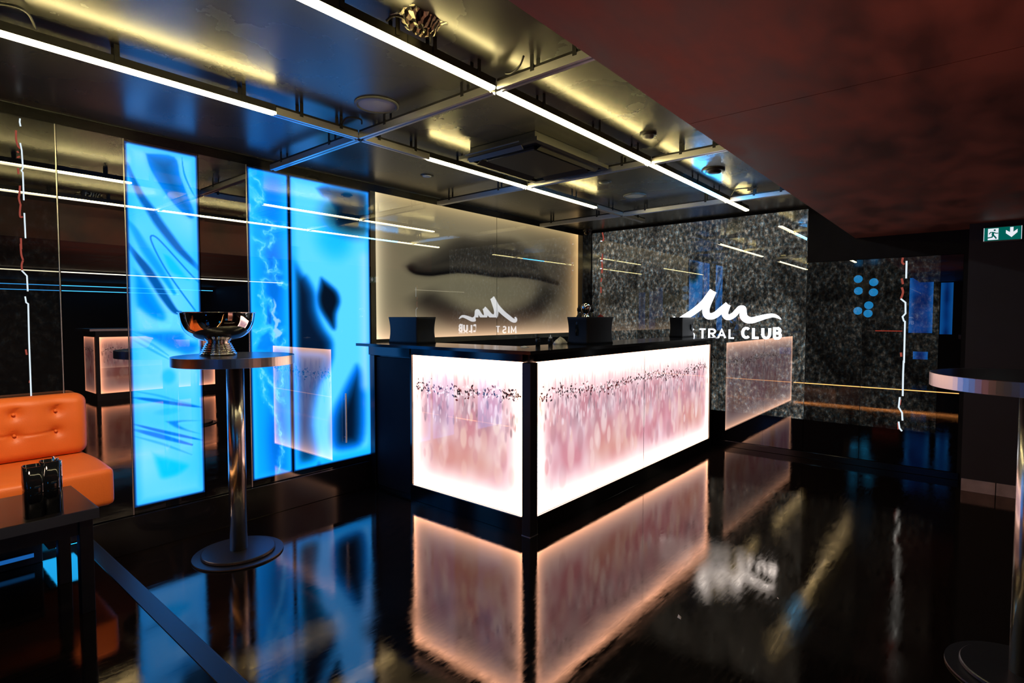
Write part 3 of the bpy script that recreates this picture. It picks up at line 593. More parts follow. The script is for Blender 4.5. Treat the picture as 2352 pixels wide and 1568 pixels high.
# logo sign
lg = thing('logo_sign', 'glowing white wave logo with lettering on the granite wall behind the bar', 'sign', (XG, 2.0, 1.3))
c = MB()
for part in LOGO:
    c.ribbon(catmull([(p[0], p[1], p[2] * 1.92) for p in part], 6), 'x', XG - 0.001, 0.012)
c.build('wave_mark', M['logo'], lg)
def arc(cx, cz, rx, rz, a0, a1, n=12): return [(cx + rx * math.cos(math.radians(a0 + (a1 - a0) * k / n)), cz + rz * math.sin(math.radians(a0 + (a1 - a0) * k / n))) for k in range(n + 1)]
GL = {'M': [[(0, 0), (0.02, 1), (0.5, 0.25), (0.98, 1), (1, 0)]], 'I': [[(0.5, 0), (0.5, 1)]],
      'S': [arc(0.5, 0.74, 0.42, 0.26, 30, 270, 10) + arc(0.5, 0.25, 0.46, 0.25, 90, -150, 10)],
      'T': [[(0, 1), (1, 1)], [(0.5, 1), (0.5, 0)]], 'R': [[(0, 0), (0, 1), (0.5, 1)] + arc(0.55, 0.75, 0.42, 0.25, 90, -90, 8) + [(0, 0.5)], [(0.42, 0.5), (1.0, 0)]],
      'A': [[(0, 0), (0.5, 1), (1, 0)], [(0.2, 0.32), (0.8, 0.32)]], 'L': [[(0, 1), (0, 0), (0.9, 0)]],
      'C': [arc(0.55, 0.5, 0.52, 0.5, 48, 312, 16)], 'U': [[(0, 1), (0, 0.4)] + arc(0.5, 0.4, 0.5, 0.4, 180, 360, 10) + [(1, 1)]],
      'B': [[(0, 0), (0, 1), (0.5, 1)] + arc(0.5, 0.76, 0.36, 0.24, 90, -90, 8) + [(0, 0.52)], [(0.5, 0.52)] + arc(0.5, 0.26, 0.44, 0.26, 90, -90, 8) + [(0, 0)]]}
for ch, yc, wd, z0, z1, th in [('M', 2.565, 0.082, 1.167, 1.259, 0.0145), ('I', 2.478, 0.06, 1.167, 1.259, 0.0155), ('S', 2.394, 0.058, 1.167, 1.259, 0.0145), ('T', 2.271, 0.062, 1.167, 1.258, 0.0145), ('R', 2.165, 0.066, 1.167, 1.258, 0.0145),
                               ('A', 2.062, 0.074, 1.167, 1.258, 0.0145), ('L', 1.955, 0.050, 1.167, 1.258, 0.0145), ('C', 1.812, 0.070, 1.175, 1.275, 0.0245), ('L', 1.709, 0.056, 1.175, 1.275, 0.0245), ('U', 1.612, 0.066, 1.175, 1.275, 0.0245), ('B', 1.503, 0.060, 1.175, 1.275, 0.0245)]:
    c = MB()
    for st in GL[ch]:
        c.ribbon([(yc - (p[0] - 0.5) * wd, z0 + p[1] * (z1 - z0)) for p in st], 'x', XG - 0.001, 0.010, th)
    c.build('letter', M['logo'], lg)

# ------------------------------------------------------------------ bar counter
XB, YBAR = 2.681, 2.092
bar = thing('bar_counter', 'long black bar counter fronted by glowing pink bokeh panels', 'bar counter', (XB, YBAR, 0))
ca = MB(); ca.box(XB + 0.03, 3.0, YBAR + 0.03, 3.76, 0.0, 1.158); ca.box(3.0, 5.80, YBAR + 0.03, 2.40, 0.0, 1.158)
ca.build('carcass', M['black'], bar)
fr = MB()
fr.box(XB + 0.0, XB + 0.03, 2.155, 3.232, 1.104, 1.158); fr.box(XB, XB + 0.03, 3.226, 3.246, 0.117, 1.104)
fr.box(2.757, 5.80, YBAR, YBAR + 0.03, 1.104, 1.158); fr.box(5.748, 5.80, YBAR, YBAR + 0.03, 0.117, 1.104)
fr.build('frame', M['gloss'], bar)
kk = MB(); kk.bbox(XB, XB + 0.03, 2.155, 3.246, 0.0, 0.117, 0.002); kk.bbox(2.757, 5.80, YBAR, YBAR + 0.03, 0.0, 0.117, 0.002); kk.build('kick_plate', M['gloss'], bar)
MB().bbox(XB - 0.002, 2.755, YBAR - 0.002, 2.157, 0.0, 1.10, 0.003).build('corner_post', M['black'], bar)
MB().box(XB - 0.004, 2.757, YBAR - 0.004, 2.159, 0.0, 0.0035).build('corner_foot', M['alu'], bar, label='thin bright metal edge at the foot of the corner post')
MB().box(XB - 0.003, XB + 0.006, 2.162, 3.222, 0.112, 0.1185).build('ledge', M['alu'], bar)
MB().box(2.757, 5.745, YBAR - 0.003, YBAR + 0.006, 0.1135, 0.1185).build('ledge', M['alu'], bar)
link('light_panel', panel_mesh('light_panel', 'x', XB + 0.012, 2.159, 3.224, 0.119, 1.102, 300, 260, make_art_bar(3, 2.159, 3.224, 0.119, 1.102)), M['printbar'], bar, label='square glowing panel on the short left side')
def bar_art_long(seed):
    A = make_art_bar(seed, 2.755, 5.746, 0.119, 1.102)
    return lambda X, Z: A(X, Z)
fa = make_art_bar(5, 2.755, 5.746, 0.119, 1.102)
link('light_panel', panel_mesh('light_panel', 'y', YBAR + 0.012, 2.755, 4.253, 0.119, 1.102, 420, 260, fa), M['printbar'], bar, label='glowing panel nearest the corner on the long front')
link('light_panel', panel_mesh('light_panel', 'y', YBAR + 0.012, 4.258, 5.746, 0.119, 1.102, 420, 260, fa), M['printbar'], bar, label='glowing panel at the far end of the long front')
MB().box(4.2535, 4.2575, YBAR + 0.010, YBAR + 0.014, 0.119, 1.102).build('panel_joint', M['alu'], bar)
sd = MB(); sd.bbox(XB + 0.014, XB + 0.03, 3.262, 3.68, 0.03, 1.07, 0.003); sd.build('side_door', M['matt'], bar)
MB().bbox(XB, XB + 0.03, 3.248, 3.765, 1.082, 1.158, 0.002).build('side_rail', M['gloss'], bar)
MB().bbox(XB - 0.002, XB + 0.03, 3.684, 3.742, 0.0, 1.08, 0.002).build('side_post', M['gloss'], bar)
MB().tube([(5.80, 2.12, 1.0), (5.83, 2.10, 0.995), (5.845, 2.09, 0.975), (5.845, 2.085, 0.955)], 0.008).build('hook', M['black'], bar, smooth=True)
wt = MB().prism([(2.60, 2.028), (5.785, 2.028), (5.785, 2.455), (3.02, 2.455), (3.02, 3.762), (2.56, 3.762)], 'z', 1.1585, 1.180)
o = wt.build('worktop', M['counter']); tag(o, 'black polished L-shaped worktop lying on the bar counter', 'worktop')
bb = thing('back_bar', 'low black back bar cabinet under the lips panel', 'cabinet', (4.5, 3.5, 0))
MB().bbox(3.15, 5.78, 3.30, 3.765, 0.0, 0.92, 0.004).build('body', M['black'], bb); MB().bbox(3.12, 5.78, 3.27, 3.768, 0.92, 0.95, 0.003).build('worktop', M['counter'], bb)

# things on the bar
def rrect(hx, hy, r, n=6):
    out = []
    for cx, cy_, a in ((hx - r, hy - r, 0), (-hx + r, hy - r, 90), (-hx + r, -hy + r, 180), (hx - r, -hy + r, 270)):
        for k in range(n + 1):
            q = math.radians(a + 90 * k / n); out.append((cx + r * math.cos(q), cy_ + r * math.sin(q)))
    return out
def caddy(label, c, rot, L=0.36, D=0.21, Hh=0.205, emblem=False):
    t = thing('bar_caddy', label, 'bar caddy', (c[0], c[1], 1.180), 'black waisted caddies on the bar'); m = MB(); ring = []
    cs, sn = math.cos(rot), math.sin(rot)
    lv = [(z / 10, 1 - 0.085 * math.sin(PI * (0.08 + 0.84 * z / 10)) ** 1.0) for z in range(11)]
    prof = [(z * Hh, s) for z, s in lv] + [(Hh + 0.003, lv[-1][1] - 0.01), (Hh, lv[-1][1] - 0.028), (Hh * 0.3, lv[3][1] - 0.035)]
    n = None; v = []; f = []
    for z, s in prof:
        p = rrect(L / 2 * s, D / 2 * s, 0.02); n = len(p)
        v += [(c[0] + a * cs - b * sn, c[1] + a * sn + b * cs, 1.180 + z) for a, b in p]
    for i in range(len(prof) - 1):
        for k in range(n): f.append((i * n + k, i * n + (k + 1) % n, (i + 1) * n + (k + 1) % n, (i + 1) * n + k))
    f.append(tuple(range(n))[::-1]); f.append(tuple(range((len(prof) - 1) * n, len(prof) * n)))
    m.add(v, f); o = m.build('body', M['caddy'], t, smooth=True)
    if emblem:
        e = MB(); yy = c[1] - D / 2 * 0.93
        e.prism([(c[0] + 0.085 + a * 0.03, 1.28 + b * 0.036) for a, b in [(-1, 0.9), (-0.5, 1), (0, 0.75), (0.5, 1), (1, 0.9), (0.9, -0.1), (0.45, -0.8), (0, -1.1), (-0.45, -0.8), (-0.9, -0.1)]], 'y', yy - 0.012, yy + 0.01)
        e.build('emblem', M['aludark'], o, label='small dark shield-shaped badge')
    return t
caddy('black waisted caddy at the left end of the bar top, next to the blue panel', (2.86, 3.43), math.radians(92), emblem=False)
caddy('black waisted caddy in the middle of the bar top, holding bottles', (3.69, 2.285), math.radians(-4))
caddy('black waisted caddy with a badge at the far end of the bar top', (5.635, 2.36), math.radians(-3), L=0.31, D=0.15, emblem=True)
def bottle(label, x, y, z0, h, r, cap=M['caddy']):
    t = thing('bar_bottle', label, 'bottle', (x, y, z0))
    MB().lathe([(0, z0), (r, z0), (r, z0 + h * 0.50), (r * 0.85, z0 + h * 0.58), (r * 0.42, z0 + h * 0.68), (r * 0.42, z0 + h * 0.80), (0, z0 + h * 0.80)], (x, y), 20).build('glass', M['bottle'], t, smooth=True)
    MB().lathe([(0, z0 + h * 0.795), (r * 0.5, z0 + h * 0.795), (r * 0.52, z0 + h * 0.88), (r * 0.35, z0 + h * 0.92), (r * 0.30, z0 + h), (0, z0 + h)], (x, y), 16).build('stopper', cap, t, smooth=True)
zi = 1.245
bottle('slim dark bottle at the left end of the middle caddy', 3.55, 2.30, zi, 0.235, 0.030)
bottle('slim dark bottle at the right of the shaker in the middle caddy', 3.735, 2.30, zi, 0.235, 0.030)
t = thing('cocktail_shaker', 'chrome cocktail shaker with a round ball top in the middle caddy', 'shaker', (3.645, 2.30, zi))
MB().lathe([(0, zi), (0.026, zi), (0.034, zi + 0.13), (0.022, zi + 0.165), (0, zi + 0.165)], (3.645, 2.30), 24).build('body', M['chrome'], t, smooth=True)
MB().lathe([(0.0, zi + 0.160), (0.016, zi + 0.165), (0.020, zi + 0.175), (0.034, zi + 0.200), (0.037, zi + 0.218), (0.032, zi + 0.236), (0.018, zi + 0.247), (0, zi + 0.25)], (3.645, 2.30), 24).build('ball_top', M['chrome'], t, smooth=True)
def heap(name, label, cat, c, rx, ry, h, mat, seed):
    r = np.random.default_rng(seed); m = MB(); n = 24; rows = 6; v = []; f = []
    for i in range(rows + 1):
        t = i / rows
        for k in range(n):
            a = 2 * PI * k / n; q = (1 - t) * (1 + 0.22 * math.sin(3 * a + seed) + 0.14 * math.sin(5 * a + 2 * seed))
            v.append((c[0] + rx * q * math.cos(a), c[1] + ry * q * math.sin(a), c[2] + h * (t ** 0.6) * (0.8 + 0.35 * math.sin(4 * a + t * 6))))
    for i in range(rows):
        for k in range(n): f.append((i * n + k, i * n + (k + 1) % n, (i + 1) * n + (k + 1) % n, (i + 1) * n + k))
    f.append(tuple(range(n))[::-1]); m.add(v, f); o = m.build(name, mat, smooth=True); return tag(o, label, cat)
heap('bar_cloth', 'crumpled dark red cloth in the right end of the middle caddy', 'cloth', (3.815, 2.27, 1.350), 0.042, 0.06, 0.055, M['red'], 2)
heap('bar_cloth', 'white folded cloth standing behind the middle caddy', 'cloth', (3.50, 2.44, 1.180), 0.085, 0.04, 0.05, M['white'], 3)
heap('paper_napkin', 'small white napkin lying at the inner corner of the bar top', 'napkin', (2.955, 2.36, 1.180), 0.035, 0.03, 0.008, M['white'], 4)
def dropper(label, x, y, h, cap):
    t = thing('dropper_bottle', label, 'bottle', (x, y, 1.180)); z0 = 1.180
    MB().lathe([(0, z0), (0.017, z0), (0.018, z0 + h * 0.55), (0.011, z0 + h * 0.64), (0, z0 + h * 0.64)], (x, y), 18).build('bottle_body', M['bottle'], t, smooth=True)
    MB().lathe([(0, z0 + h * 0.63), (0.013, z0 + h * 0.63), (0.013, z0 + h * 0.76), (0.004, z0 + h * 0.8), (0.003, z0 + h), (0, z0 + h)], (x, y), 14).build('nozzle', cap, t, smooth=True)
dropper('small dark squeeze bottle on the bar top left of the middle caddy', 3.19, 2.42, 0.085, M['caddy'])
dropper('small bottle with a pale nozzle beside the middle caddy', 3.325, 2.405, 0.075, M['white'])
t = thing('drinking_straws', 'few pale straws leaning out behind the middle caddy', 'straws', (4.02, 2.36, 1.18))
for k in range(3):
    MB().tube([(4.00 + k * 0.02, 2.36, 1.181), (3.985 + k * 0.032, 2.37, 1.225 - 0.006 * k)], 0.003, 6).build('straw', M['white'], t)

# ------------------------------------------------------------------ pedestal tables
def pedestal(label, x, y):
    t = thing('pedestal_table', label, 'table', (x, y, 0), 'round steel pedestal tables')
    tt = MB().lathe([(0, 1.118), (0.316, 1.118), (0.316, 1.1645), (0, 1.1655)], (x, y), 72).build('table_top', M['tabletop'], t, smooth=False)
    MB().lathe([(0.3165, 1.112), (0.3205, 1.113), (0.3205, 1.1635), (0.3165, 1.1648), (0.3165, 1.112)], (x, y), 96).build('metal_rim', M['rim'], tt, smooth=False)
    MB().lathe([(0, 0.028), (0.047, 0.028), (0.047, 1.118), (0, 1.118)], (x, y), 48).build('pole', M['steel'], t, smooth=True)
    bp_ = MB().lathe([(0, 0.0), (0.240, 0.0), (0.243, 0.004), (0.242, 0.010), (0, 0.012)], (x, y), 72).build('base_plate', M['plate'], t)
    MB().lathe([(0, 0.0121), (0.194, 0.0121), (0.197, 0.016), (0.196, 0.026), (0.192, 0.029), (0, 0.030)], (x, y), 72).build('upper_plate', M['plate'], bp_)
    return t
p1 = pedestal('round bar-height pedestal table with a chrome bowl on it', 1.405, 3.262)
p2 = pedestal('round bar-height pedestal table cut off by the right picture edge', 2.82, -0.193)
for o in list(p1.children) + list(p2.children):
    if o.name.startswith('pole'):
        for p in o.data.polygons: p.use_smooth = abs(p.normal.z) < 0.5
cx, cy0, z0 = 1.345, 3.335, 1.1655
t = thing('wine_bowl', 'wide polished chrome bowl on a ribbed foot standing on the pedestal table', 'bowl', (cx, cy0, z0))
pr = [(0.0, 0.082), (0.055, 0.082), (0.100, 0.092), (0.140, 0.112), (0.170, 0.142), (0.187, 0.180), (0.195, 0.222), (0.197, 0.246), (0.203, 0.2475), (0.203, 0.2445), (0.1945, 0.2425), (0.190, 0.215), (0.182, 0.178), (0.165, 0.145), (0.136, 0.117), (0.098, 0.098), (0.05, 0.089), (0, 0.088)]
MB().lathe([(r, z0 + z) for r, z in catmull(pr[:8], 4) + pr[8:]], (cx, cy0), 96).build('bowl_body', M['chrome'], t, smooth=True)
ft = [(0.0, 0.0), (0.094, 0.0), (0.097, 0.006), (0.095, 0.014), (0.088, 0.018)]
for k in range(5):
    zz = 0.018 + k * 0.011; rr = 0.086 - k * 0.0052; ft += [(rr + 0.002, zz + 0.002), (rr + 0.0045, zz + 0.0045), (rr + 0.002, zz + 0.0075), (rr - 0.004, zz + 0.0098)]
ft += [(0.058, 0.076), (0.060, 0.080), (0.066, 0.0835), (0, 0.0835)]
MB().lathe([(r, z0 + z) for r, z in ft], (cx, cy0), 72).build('ribbed_foot', M['chrome'], t, smooth=True)

# ------------------------------------------------------------------ bench, low table
def cushion(x0, x1, y0, y1, z0, z1, r, nx, ny, nz, disp=None):
    """rounded dense box; disp(x,y,z,n)->offset"""
    v = []; idx = {}; f = []
    gx = [x0 + (x1 - x0) * i / nx for i in range(nx + 1)]; gy = [y0 + (y1 - y0) * i / ny for i in range(ny + 1)]; gz = [z0 + (z1 - z0) * i / nz for i in range(nz + 1)]
    def vid(i, j, k):
        if (i, j, k) not in idx:
            p = Vector((gx[i], gy[j], gz[k])); q = Vector((min(max(p.x, x0 + r), x1 - r), min(max(p.y, y0 + r), y1 - r), min(max(p.z, z0 + r), z1 - r)))
            d = p - q
            if d.length > 1e-9: d.normalize(); p = q + d * r
            else: d = Vector((0, 0, 1))
            if disp: p = p + disp(p, d)
            idx[(i, j, k)] = len(v); v.append(p[:])
        return idx[(i, j, k)]
    for j in range(ny):
        for k in range(nz):
            f.append((vid(0, j, k), vid(0, j, k + 1), vid(0, j + 1, k + 1), vid(0, j + 1, k))); f.append((vid(nx, j, k), vid(nx, j + 1, k), vid(nx, j + 1, k + 1), vid(nx, j, k + 1)))
    for i in range(nx):
        for k in range(nz):
            f.append((vid(i, 0, k), vid(i + 1, 0, k), vid(i + 1, 0, k + 1), vid(i, 0, k + 1))); f.append((vid(i, ny, k), vid(i, ny, k + 1), vid(i + 1, ny, k + 1), vid(i + 1, ny, k)))
        for j in range(ny):
            f.append((vid(i, j, 0), vid(i, j + 1, 0), vid(i + 1, j + 1, 0), vid(i + 1, j, 0))); f.append((vid(i, j, nz), vid(i + 1, j, nz), vid(i + 1, j + 1, nz), vid(i, j + 1, nz)))
    return MB().add(v, f)
sofa = thing('tufted_bench', 'orange button-tufted leatherette bench seat against the left wall', 'bench', (-0.3, 3.45, 0.2))
BX = [0.657 - 0.163 * k for k in range(9)]; BZ = [0.898, 0.792]
btn = [(x, z) for x in BX for z in BZ]
def back_disp(p, d):
    if p.y > 3.67: return Vector((0, 0, 0))
    off = 0.012 * math.sin(PI * min(1, max(0, (p.z - 0.66) / 0.31)))
    o = 0.0
    for bx, bz in btn:
        dx, dz = p.x - bx, p.z - bz; q = dx * dx + dz * dz
        if q < 0.02: o += 0.020 * math.exp(-q / 0.0006) + 0.012 * math.exp(-q / 0.004)
    cz = 0.792 + 0.004 * math.sin(p.x * 20)
    if -0.65 < p.x < 0.66: o += 0.006 * math.exp(-((p.z - cz) / 0.006) ** 2)
    for bx in BX:
        l = (p.x - bx - 0.5 * (p.z - 0.90)) if p.z > 0.90 else 9
        if abs(l) < 0.03 and p.z < 0.93: o += 0.007 * math.exp(-(l / 0.008) ** 2)
    return Vector((0, o - off, 0))
bc_ = cushion(-1.35, 0.793, 3.635, 3.762, 0.655, 0.978, 0.048, 190, 10, 56, back_disp).build('back_cushion', M['leather'], sofa, smooth=True)
def seat_disp(p, d):
    o = 0.010 * math.sin(PI * min(1, max(0, (p.y - 3.17) / 0.5))) if p.z > 0.6 else 0
    s = 0.006 * math.sin(p.x * 9) * (p.y < 3.2); return Vector((0, s * 0.6 - 0.004 * math.sin((p.z - 0.476) / 0.175 * PI) * (p.y < 3.25), o))
cushion(-1.35, 0.786, 3.165, 3.745, 0.476, 0.655, 0.022, 90, 30, 14, seat_disp).build('seat_cushion', M['leather'], sofa, smooth=True)
for x, z in btn:
    m = MB(); yb_ = 3.635 + 0.0125; n = 14; v = []; f = []
    for rr, dy in ((0.0001, -0.0085), (0.004, -0.008), (0.0068, -0.0055), (0.0078, -0.001), (0.0078, 0.006)):
        v += [(x + rr * math.cos(2 * PI * k / n), yb_ + dy, z + rr * math.sin(2 * PI * k / n)) for k in range(n)]
    for i in range(4):
        for k in range(n): f.append((i * n + k, i * n + (k + 1) % n, (i + 1) * n + (k + 1) % n, (i + 1) * n + k))
    m.add(v, f); m.build('button', M['leather'], bc_, smooth=True)
MB().bbox(-1.3, 0.55, 3.42, 3.74, 0.2, 0.475, 0.004).build('base', M['black'], sofa)
t = thing('led_strip', 'blue led strip glowing low under the orange bench', 'led strip', (-0.2, 3.41, 0.24))
MB().box(-1.2, 0.515, 3.408, 3.4195, 0.236, 0.262).build('profile', M['aludark'], t); MB().box(-1.2, 0.515, 3.4035, 3.4078, 0.240, 0.258).build('diffuser', M['patchglow2'], t)
t = thing('led_strip', 'added blue glow strip under the right end of the orange bench', 'led strip', (0.65, 3.45, 0.29))  # added emitter, placed so its floor reflection makes the blue patch
MB().box(0.552, 0.725, 3.30, 3.70, 0.292, 0.302).build('profile', M['black'], t); MB().box(0.58, 0.722, 3.305, 3.69, 0.2885, 0.2915).build('diffuser', M['patchglow'], t)
t = thing('led_strip', 'amber led strip under the metal nosing of the platform step', 'led strip', (0.79, 0.0, 0.18))
MB().box(0.7805, 0.784, -5.0, 3.70, 0.167, 0.198).build('profile', M['aludark'], t); MB().box(0.7842, 0.787, -5.0, 3.70, 0.178, 0.190).build('diffuser', M['ledwarm'], t)

lt = thing('low_table', 'low dark table with a grey edge in front of the orange bench', 'table', (0.1, 2.9, 0.2))
lt_ = MB().bbox(-0.45, 0.607, 2.672, 3.125, 0.578, 0.6195, 0.003).build('table_top', M['darkwood'], lt)
MB().box(-0.45, 0.6085, 2.6705, 2.672, 0.579, 0.6185).box(0.607, 0.6085, 2.672, 3.125, 0.579, 0.6185).build('edge_band', M['edge'], lt_)
for x in (-0.41, 0.545):
    for y in (2.685, 3.06): MB().bbox(x, x + 0.045, y, y + 0.045, 0.2, 0.578, 0.002).build('leg', M['black'], lt)
MB().box(-0.37, 0.545, 2.695, 2.715, 0.52, 0.577).box(-0.37, 0.545, 3.07, 3.09, 0.52, 0.577).build('apron', M['black'], lt)
# napkin holder: two rounded lobes and three rods
hx, hy, hz = 0.445, 2.755, 0.6195
nh = thing('napkin_holder', 'glossy black two-lobed napkin holder standing on the low table', 'napkin holder', (hx, hy, hz))
def lobe(cx_, cy_, a, b, h, th=0.004):
    m = MB(); P = [(cx_ + a * math.copysign(abs(math.cos(q)) ** 0.55, math.cos(q)), cy_ + b * math.copysign(abs(math.sin(q)) ** 0.55, math.sin(q))) for q in [2 * PI * k / 40 for k in range(40)]]
    Q = [(cx_ + (x - cx_) * (1 - th / a), cy_ + (y - cy_) * (1 - th / b)) for x, y in P]
    n = 40; v = [(x, y, hz) for x, y in P] + [(x, y, hz + h) for x, y in P] + [(x, y, hz + h) for x, y in Q] + [(x, y, hz + 0.01) for x, y in Q]
    f = [tuple(range(n))[::-1], tuple(range(3 * n, 4 * n))]
    for i in range(3):
        for k in range(n): f.append((i * n + k, i * n + (k + 1) % n, (i + 1) * n + (k + 1) % n, (i + 1) * n + k))
    m.add(v, f); return m
lobe(hx - 0.025, hy - 0.012, 0.031, 0.036, 0.196).build('left_lobe', M['acrylic'], nh, smooth=True)
lobe(hx + 0.027, hy - 0.002, 0.029, 0.037, 0.204).build('right_lobe', M['acrylic'], nh, smooth=True)
for k, (dx, dy, h) in enumerate([(0.046, 0.030, 0.208), (0.054, 0.010, 0.204), (0.060, -0.010, 0.198)]):
    MB().lathe([(0, hz), (0.0045, hz), (0.0045, hz + h), (0.003, hz + h + 0.003), (0, hz + h + 0.003)], (hx + dx, hy + dy), 14).build('rod', M['chrome'], nh, smooth=True)

# ------------------------------------------------------------------ ceiling grid: aluminium rails and led tubes
ZB = 2.381
def hanger(t, x, y, along):
    """small black U bracket between rail and ceiling"""
    m = MB(); z0, z1 = ZB + 0.030, ZC
    if along == 'x':
        for s in (-0.0215, 0.0215): m.box(x - 0.009, x + 0.009, y + s - 0.0015, y + s + 0.0015, z0 - 0.006, z1)
        m.box(x - 0.009, x + 0.009, y - 0.023, y + 0.023, ZB + 0.0465, ZB + 0.0495)
    else:
        for s in (-0.0215, 0.0215): m.box(x + s - 0.0015, x + s + 0.0015, y - 0.009, y + 0.009, z0 - 0.006, z1)
        m.box(x - 0.023, x + 0.023, y - 0.009, y + 0.009, ZB + 0.0465, ZB + 0.0495)
    m.build('hanger', M['black'], t)
def rail_poly(c):
    w_ = 0.0205
    return [(c - w_, ZB), (c - 0.007, ZB), (c - 0.006, ZB + 0.006), (c + 0.006, ZB + 0.006), (c + 0.007, ZB), (c + w_, ZB), (c + w_, ZB + 0.034), (c - w_, ZB + 0.034)]
Y1, Y2 = 1.648, 2.674
def cross_rail(label, x):
    t = thing('ceiling_rail', label, 'rail', (x, 1.9, ZB))
    for a, b in ((0.855, Y1 - 0.023), (Y1 + 0.023, Y2 - 0.023), (Y2 + 0.023, 3.676)):
        m = MB().prism(rail_poly(x), 'y', a, b); m.build('rail_section', M['alu'], t)
        m = MB().box(x - 0.018, x + 0.018, a, b, ZB + 0.0345, ZB + 0.046); m.build('rail_cap', M['black'], t)
    for y in (1.22, 1.43, 1.84, 2.42, 2.95, 3.52): hanger(t, x, y, 'y')
    return t
XA, XBm, XC = 1.861, 3.379, 4.893
cross_rail('aluminium ceiling rail nearest the camera, crossing both light strips', XA)
cross_rail('middle aluminium ceiling rail, ending above the left side of the lips panel', XBm)
cross_rail('farthest aluminium ceiling rail, closest to the granite wall', XC)
def run_rail(label, x0, x1, y, hs, x2=None):
    t = thing('ceiling_rail', label, 'rail', (x0, y, ZB))
    MB().prism(rail_poly(y), 'x', x0, x1).build('rail_section', M['alu'], t)
    MB().box(x0, x1, y - 0.018, y + 0.018, ZB + 0.0345, ZB + 0.046).build('rail_cap', M['black'], t)
    for x in hs: hanger(t, x, y, 'x')
    return t
run_rail('short unlit rail joining the left light strip to the nearest crossing', 1.367, XA - 0.023, Y2, (1.50, 1.73))
run_rail('short unlit rail past the nearest crossing, before the lit strip above the bar', XA + 0.023, 2.365, Y2, (1.98, 2.25))
run_rail('short unlit rail beyond the lit strip above the bar, before the farthest crossing', 4.387, XC - 0.023, Y2, (4.67,))
run_rail('last stub of unlit rail beyond the farthest crossing', XC + 0.023, 5.351, Y2, (5.19,))
def led_tube(label, x0, x1, y, hs, joint=None, blue=None, zb=ZB):
    t = thing('led_tube', label, 'light strip', (x0, y, zb), 'led light strips on the ceiling grid')
    MB().box(x0, x1, y - 0.020, y + 0.020, zb + 0.0125, zb + 0.046).build('housing', M['black'], t)
    def dif(a, b, mat, nm, side):
        P = [(y - 0.019, zb + 0.006), (y - 0.019, zb + 0.004), (y - 0.014, zb), (y + 0.014, zb), (y + 0.019, zb + 0.004), (y + 0.019, zb + 0.006)]
        MB().prism(P, 'x', a, b).build(nm, mat, t)
        MB().box(a, b, y - 0.0185, y + 0.0185, zb + 0.0062, zb + 0.0122).build('side_lens', side, t)
    cuts = [x0] + ([joint] if joint else []) + [x1]
    for a, b in zip(cuts, cuts[1:]):
        if blue and a < blue[0] and b > blue[1]:
            dif(a + 0.001, blue[0], M['tube'], 'diffuser', M['side']); dif(blue[0], blue[1], M['tubeblue'], 'blue_section', M['sideblue']); dif(blue[1], b - 0.002, M['tube'], 'diffuser', M['side'])
        else: dif(a + 0.001, b - 0.002, M['tube'], 'diffuser', M['side'])
    for x in hs: hanger(t, x, y, 'x')
    return t
led_tube('lit ceiling strip over the orange bench', -0.8, 1.364, Y2, (0.12, 0.71, 1.21))
led_tube('lit ceiling strip nearest the camera, running out of the top of the picture', 0.29, 1.3445, Y1, (0.69, 1.07, 1.30))
led_tube('short lit ceiling strip ending at the nearest rail crossing', 1.3475, XA - 0.023, Y1, (1.48, 1.73))
led_tube('lit ceiling strip between the nearest and middle rails, on the soffit side', XA + 0.023, XBm - 0.023, Y1, (2.19, 2.71, 3.17), joint=2.81)
led_tube('lit ceiling strip between the middle and farthest rails with a blue section', XBm + 0.023, XC - 0.023, Y1, (3.57, 4.15, 4.61), blue=(4.06, 4.67))
led_tube('short lit stub of ceiling strip in front of the granite wall', XC + 0.023, 5.409, Y1, (5.19,))
led_tube('lit ceiling strip above the bar before the middle rail', 2.368, XBm - 0.023, Y2, (2.65, 3.11), joint=2.79)
led_tube('lit ceiling strip above the bar beyond the middle rail', XBm + 0.023, 4.384, Y2, (3.57, 4.04))

# ------------------------------------------------------------------ things on the ceiling
def speaker(label, x, y, r):
    t = thing('ceiling_speaker', label, 'speaker', (x, y, ZC))
    MB().lathe([(r, ZC - 0.001), (r * 0.99, ZC - 0.008), (r * 0.90, ZC - 0.011), (r * 0.83, ZC - 0.007), (r * 0.83, ZC - 0.001)], (x, y), 56).build('ring', M['ring'], t, smooth=True)
    MB().lathe([(r * 0.83, ZC - 0.005), (r * 0.5, ZC - 0.009), (0, ZC - 0.010)], (x, y), 48).build('grille', M['grille'], t, smooth=True)
speaker('round ceiling speaker with a pale grille near the left light strip', 1.752, 2.366, 0.112)
speaker('round ceiling speaker with a pale grille near the granite wall', 4.50, 2.335, 0.103)
def detector(name, label, cat, x, y, r, h, mat):
    t = thing(name, label, cat, (x, y, ZC))
    MB().lathe([(r, ZC), (r, ZC - h * 0.35), (r * 0.7, ZC - h * 0.4)], (x, y), 36).build('base', M['black'], t, smooth=True)
    MB().lathe([(r * 0.7, ZC - h * 0.38), (r * 0.62, ZC - h * 0.8), (r * 0.4, ZC - h), (0, ZC - h)], (x, y), 36).build('cover', mat, t, smooth=True)
detector('smoke_detector', 'small dark round detector between soffit and light strip', 'detector', 3.06, 1.505, 0.05, 0.03, M['ring'])
detector('smoke_detector', 'dark oval detector in the blue patch of ceiling', 'detector', 4.09, 1.49, 0.082, 0.035, M['black'])
detector('downlight', 'tiny recessed downlight over the left end of the lips panel', 'downlight', 2.855, 3.236, 0.05, 0.012, M['grille'])
detector('downlight', 'dark downlight beyond the air unit, above the bar', 'downlight', 3.906, 2.29, 0.05, 0.014, M['ring'])
ac = thing('ceiling_air_unit', 'black square ceiling air conditioner above the bar', 'air conditioner', (2.98, 2.2, ZC))
